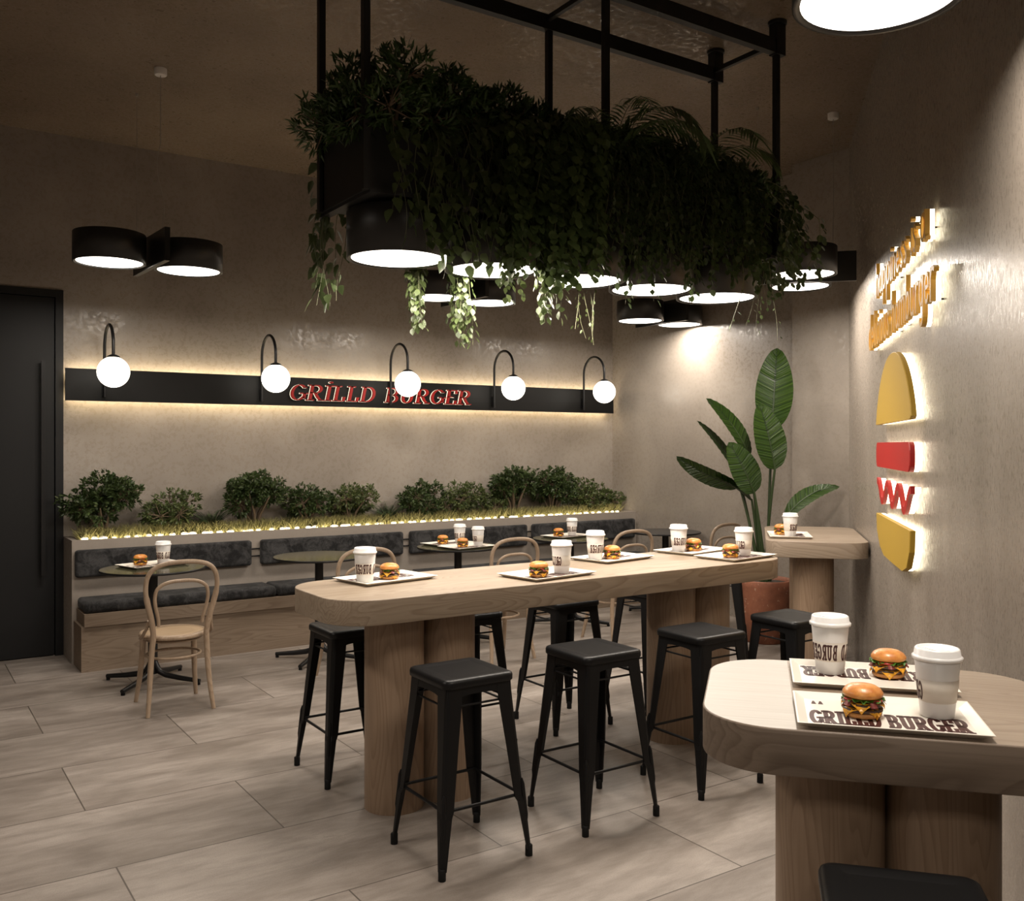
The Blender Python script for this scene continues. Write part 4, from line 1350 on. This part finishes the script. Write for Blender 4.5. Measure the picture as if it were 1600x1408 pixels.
# plants in the trough
for k, (x, y, z, R, H, lb) in enumerate((
    (1.74, 3.86, 2.90, .25, .30, 'narrow-leaved bush at the back left corner of the hanging trough'),
    (1.80, 3.60, 2.90, .26, .40, 'tallest narrow-leaved bush at the front left of the hanging trough'),
    (2.14, 3.70, 2.90, .25, .39, 'second narrow-leaved bush from the left in the hanging trough'),
    (2.46, 3.72, 2.90, .24, .37, 'third narrow-leaved bush from the left in the hanging trough'),
    (2.78, 3.72, 2.90, .22, .37, 'narrow-leaved bush just left of the trailing round-leaf curtain top'),
    (3.10, 3.76, 2.90, .22, .36, 'narrow-leaved bush between the two arching palm tufts, left one'),
    (3.38, 3.74, 2.90, .22, .36, 'narrow-leaved bush between the two arching palm tufts, right one'),
    (3.72, 3.76, 2.90, .22, .37, 'narrow-leaved bush right of the second palm tuft in the trough'),
    (4.02, 3.72, 2.88, .24, .34, 'narrow-leaved bush at the right end of the hanging trough'))):
    fo, st = shrub_mesh(300 + k, R, H, .0, 330 if k < 4 else 240, 10, .052, .0115, 'lance', .95, 8, (.05, .70))
    shrub('trough_bush', lb, 'bush', (x, y, z), fo, st, M['spiky'], 0, 'narrow-leaved bushes in the hanging trough')


def trailing(name, label, strands, seed, Ln, Wd, shape, gap, mat, per=1, sway=.03, group='trailing plants on the hanging planter'):
    """strands: (x, y, z_top, length, outward vector) - vines that spill over and hang"""
    rng = random.Random(seed); fo = MB(); stm = MB()
    bx, by, bz = strands[0][0], strands[0][1], strands[0][2]
    for (x, y, zt, ln, out) in strands:
        pts = []; p = Vector((x - bx, y - by, zt - bz)); o = Vector((out[0], out[1], 0))
        n = max(5, int(ln / .04)); a1, a2 = rng.uniform(0, 6.3), rng.uniform(0, 6.3)
        for i in range(n + 1):
            s = i / n; d = s * ln
            bul = o * min(1, d / .10) * (1 + .25 * math.sin(3 * s + a1))
            pts.append(p + bul + Vector((sway * math.sin(a1 + d * 9) * s ** .5, sway * .7 * math.sin(a2 + d * 8) * s ** .5, -d + .03 * math.sin(min(1, d / .08) * PI) * .5)))
        stm.tube(pts, [.0021 - .0011 * i / n for i in range(n + 1)], 4)
        m = int(ln / gap)
        for i in range(m):
            f = (i + rng.uniform(0, .8)) / m * n; j = min(int(f), n - 1); q = pts[j].lerp(pts[j + 1], f - j)
            for _ in range(per):
                a = rng.uniform(0, 2 * PI)
                od = Vector((math.cos(a), math.sin(a), 0)) + o.normalized() * .8 if o.length > 1e-5 else Vector((math.cos(a), math.sin(a), 0))
                pet = q + od * Ln * .35
                leaf(fo, pet, od * .45 + Vector((0, 0, -1.0)) + rv(rng, .35), od + rv(rng, .4) + Vector((0, 0, .4)), Ln * rng.uniform(.65, 1.15), Wd * rng.uniform(.75, 1.15), .10, .1, shape)
    r = thing(name, label, 'trailing plant', (bx, by, bz), 0, group)
    fo.build('leaves', mat, r); stm.build('vines', M['vine'], r)
    return r


R_ = random.Random(77)
def row(n, x0, x1, y, z0, z1, l0, l1, out, yj=.02):
    return [(R_.uniform(x0, x1), y + R_.uniform(-yj, yj), R_.uniform(z0, z1), R_.uniform(l0, l1), (out[0] * R_.uniform(.5, 1.3), out[1] * R_.uniform(.4, 1.3))) for _ in range(n)]


trailing('ivy', 'heart-leaved ivy hanging below the back left corner of the trough', row(8, 1.64, 1.80, 4.00, 2.64, 2.90, .25, .48, (-.01, .04)), 1, .055, .042, 'heart', .036, M['ivy'], 1, .035)
trailing('ivy', 'sparse heart-leaved ivy at the front left of the trough', row(13, 1.74, 2.06, 3.53, 2.92, 3.04, .36, .64, (.01, -.08)), 2, .058, .046, 'heart', .040, M['ivy'], 1, .04)
trailing('ivy', 'heart-leaved ivy between the sparse vines and the dense round-leaf curtain', row(22, 2.02, 2.36, 3.53, 2.92, 3.06, .40, .72, (.01, -.08)), 3, .055, .044, 'heart', .034, M['ivy'], 1, .04)
trailing('trailing_plant', 'left column of the dense round-leaf curtain', row(40, 2.28, 2.55, 3.50, 2.98, 3.10, .40, .68, (0, -.10)), 4, .040, .038, 'round', .016, M['round'], 1, .018)
trailing('trailing_plant', 'right column of the dense round-leaf curtain', row(40, 2.50, 2.74, 3.50, 3.00, 3.14, .46, .74, (0, -.12)), 5, .042, .040, 'round', .016, M['round'], 1, .018)
trailing('trailing_plant', 'dark small-leaved creeper right of the round-leaf curtain', row(42, 2.74, 3.14, 3.50, 2.94, 3.14, .40, .66, (0, -.08)), 6, .034, .024, 'oval', .017, M['small'], 1, .03)
trailing('trailing_plant', 'dark small-leaved creeper below the second palm tuft', row(42, 3.12, 3.52, 3.50, 2.94, 3.14, .34, .64, (0, -.08)), 7, .034, .026, 'oval', .017, M['small'], 1, .03)
trailing('trailing_plant', 'dark small-leaved creeper over the rightmost drum lamp', row(42, 3.50, 3.92, 3.50, 2.94, 3.14, .32, .60, (0, -.08)), 8, .032, .028, 'round', .017, M['small'], 1, .03)
trailing('trailing_plant', 'dark creeper spilling off the right end of the trough', row(34, 3.95, 4.14, 3.66, 2.92, 3.10, .28, .55, (.16, -.10), .18), 9, .034, .030, 'round', .018, M['small'], 1, .035)
trailing('trailing_plant', 'back curtain of dark creepers on the far side of the trough', row(46, 1.85, 4.05, 4.00, 2.90, 3.02, .20, .45, (0, .05)), 10, .038, .030, 'oval', .022, M['small'], 1, .03)
trailing('trailing_plant', 'pale green tip hanging between the two nearest drum lamps', row(9, 2.10, 2.17, 4.03, 2.62, 2.70, .40, .52, (0, .0), .05), 11, .036, .028, 'oval', .016, M['lime'], 1, .02)
trailing('trailing_plant', 'pale green tip hanging lowest in front of the second drum lamp', row(10, 2.33, 2.42, 4.02, 2.62, 2.70, .42, .56, (0, .0), .04), 12, .036, .028, 'oval', .015, M['lime'], 1, .02)
trailing('trailing_plant', 'grey-green tip hanging in front of the second drum lamp', row(9, 2.28, 2.36, 3.50, 2.62, 2.72, .30, .42, (0, -.02), .03), 13, .038, .028, 'oval', .017, M['lime'], 1, .015)
trailing('trailing_plant', 'grey-green tip hanging left of the middle drum lamp', row(10, 2.56, 2.66, 3.62, 2.60, 2.70, .34, .46, (0, -.02), .03), 14, .040, .030, 'oval', .017, M['lime'], 1, .02)
trailing('trailing_plant', 'thin yellowish sprigs dangling below the fourth drum lamp', row(5, 3.02, 3.20, 3.95, 2.62, 2.70, .44, .54, (0, .02)), 15, .024, .014, 'oval', .05, M['lime'], 1, .04)
trailing('trailing_plant', 'thin sprigs dangling below the rightmost drum lamp', row(6, 3.70, 4.16, 3.50, 2.62, 2.72, .34, .48, (0, -.02)), 16, .024, .016, 'oval', .045, M['small'], 1, .04)
for k, (x, y, lb) in enumerate(((2.98, 3.56, 'arching palm tuft right of the round-leaf curtain'), (3.62, 3.66, 'arching palm tuft near the right end of the trough'))):
    fo = frond_mesh(400 + k, 13, .62, (1.15, 1.50), 26, .015, .17, 2.3)
    r = thing('palm', lb, 'palm', (x, y, 2.95), 0, 'palm tufts in the hanging trough')
    fo.build('fronds', M['palm'], r)

# ------------------------------------------------------------------ potted plant by the pier
pp = Vector((5.965, 5.195, 0))
pot = thing('potted_plant', 'tall banana-leaved plant in a terracotta pot in front of the pier', 'plant', pp)
mb = MB()
mb.lathe([(.150, 0), (.160, .004), (.195, .25), (.205, .40), (.212, .455), (.216, .50), (.210, .508), (.196, .505), (.192, .47)], 48, 0, True, True, False)
mb.build('pot', M['pot'], pot)
mb = MB(); mb.lathe([(.193, .46), (.193, .476), (.12, .486), (.01, .488)], 32); mb.build('soil', M['soil'], pot)
FWD = Vector((math.sin(math.radians(33.816)), math.cos(math.radians(33.816)), 0)); RGT = Vector((FWD.y, -FWD.x, 0))


def banana_leaf(base, tip, width, face, sag=.06, stalk_from=(0, 0, .48), cup_=.12, curl=0.0):
    """base, tip: points relative to the pot; face: direction the upper side looks to"""
    b = Vector(base); t = Vector(tip); ax = t - b; Ln = ax.length; d = ax.normalized()
    f = Vector(face); f = (f - d * f.dot(d)).normalized(); s = d.cross(f).normalized()
    nu, nv = 26, 6
    vs_ = []; uv = []
    for i in range(nu + 1):
        u = i / nu
        w = width / 2 * (max(0.0, math.sin(PI * (u ** .80) ** 1.0))  ** .55) if 0 < u < 1 else 0.0
        w = max(w, .001)
        c = b + d * (u * Ln) + f * (sag * 4 * u * (1 - u)) - Vector((0, 0, 1)) * curl * u * u
        for j in range(-nv, nv + 1):
            v = j / nv
            rip = .003 * math.sin(u * 70 + abs(v) * 3) * abs(v)
            vs_.append(c + s * (v * w) + f * (cup_ * w * v * v + rip)); uv.append((v, u, 0))
    m = 2 * nv + 1; fs = []
    for i in range(nu):
        for j in range(m - 1):
            a = i * m + j; fs.append((a, a + 1, a + m + 1, a + m))
    mb = MB(); mb.add(vs_, fs, 0, True)
    lf = mb.build('leaf', M['banana'], pot)
    at = lf.data.attributes.new('leaf_uv', 'FLOAT_VECTOR', 'POINT')
    at.data.foreach_set('vector', [x for p in uv for x in p])
    sf = Vector(stalk_from)
    mid = sf.lerp(b, .55) + Vector((0, 0, .10)) * (1 if b.z > .9 else .4)
    pts = [sf + (mid - sf) * (k / 5) for k in range(5)] + [mid + (b - mid) * (k / 5) for k in range(6)]
    pts = [sf * (1 - q) ** 2 + mid * 2 * q * (1 - q) + b * q * q for q in [k / 10 for k in range(11)]]
    pts += [b + d * (Ln * k * .05) + f * (sag * 4 * (k * .05) * (1 - k * .05) - .004) for k in range(1, 15)]
    n = len(pts)
    mb = MB(); mb.tube(pts, [.0135 - .0105 * k / n for k in range(n)], 8); mb.build('leaf_stalk', M['stalk'], lf)
    return lf


def at(u, v, dd=0.0):
    """u, v: metres right of and above the pot centre on the plane facing the room's left front"""
    return RGT * u + FWD * dd + Vector((0, 0, v))


TOCAM = -FWD + Vector((0, 0, .25))
banana_leaf(at(.06, 1.73, .02), at(.125, 2.40, .10), .30, TOCAM - RGT * .25, .03, (.02, .0, .48))
banana_leaf(at(.045, 1.40, -.12), at(-.075, 1.93, -.10), .27, TOCAM + RGT * .15, .03, (.0, .02, .48))
banana_leaf(at(-.12, 1.50, .03), at(-.455, 1.985, .12), .21, TOCAM * .8 + RGT * .75, .05, (-.02, .0, .48))
banana_leaf(at(-.20, 1.36, .10), at(-.515, 1.80, .20), .15, TOCAM * .7 + RGT * .9, .03, (-.03, .02, .48))
banana_leaf(at(-.195, 1.25, .05), at(-.715, 1.555, .05), .20, TOCAM * .55 - Vector((0, 0, .9)), .05, (-.04, .0, .48), .12, .05)
banana_leaf(at(-.115, 1.21, -.10), at(-.33, 1.62, -.14), .245, TOCAM + RGT * .1, .03, (-.02, -.03, .48))
banana_leaf(at(-.11, 1.15, .0), at(-.46, 1.375, .04), .14, Vector((0, 0, 1)) + TOCAM * .25, .02, (-.01, .03, .48), .2)
banana_leaf(at(.10, 1.02, -.22), at(.515, 1.290, -.26), .19, Vector((0, 0, .8)) + TOCAM * .65 - RGT * .7, .07, (.03, -.02, .48), .12, .02)
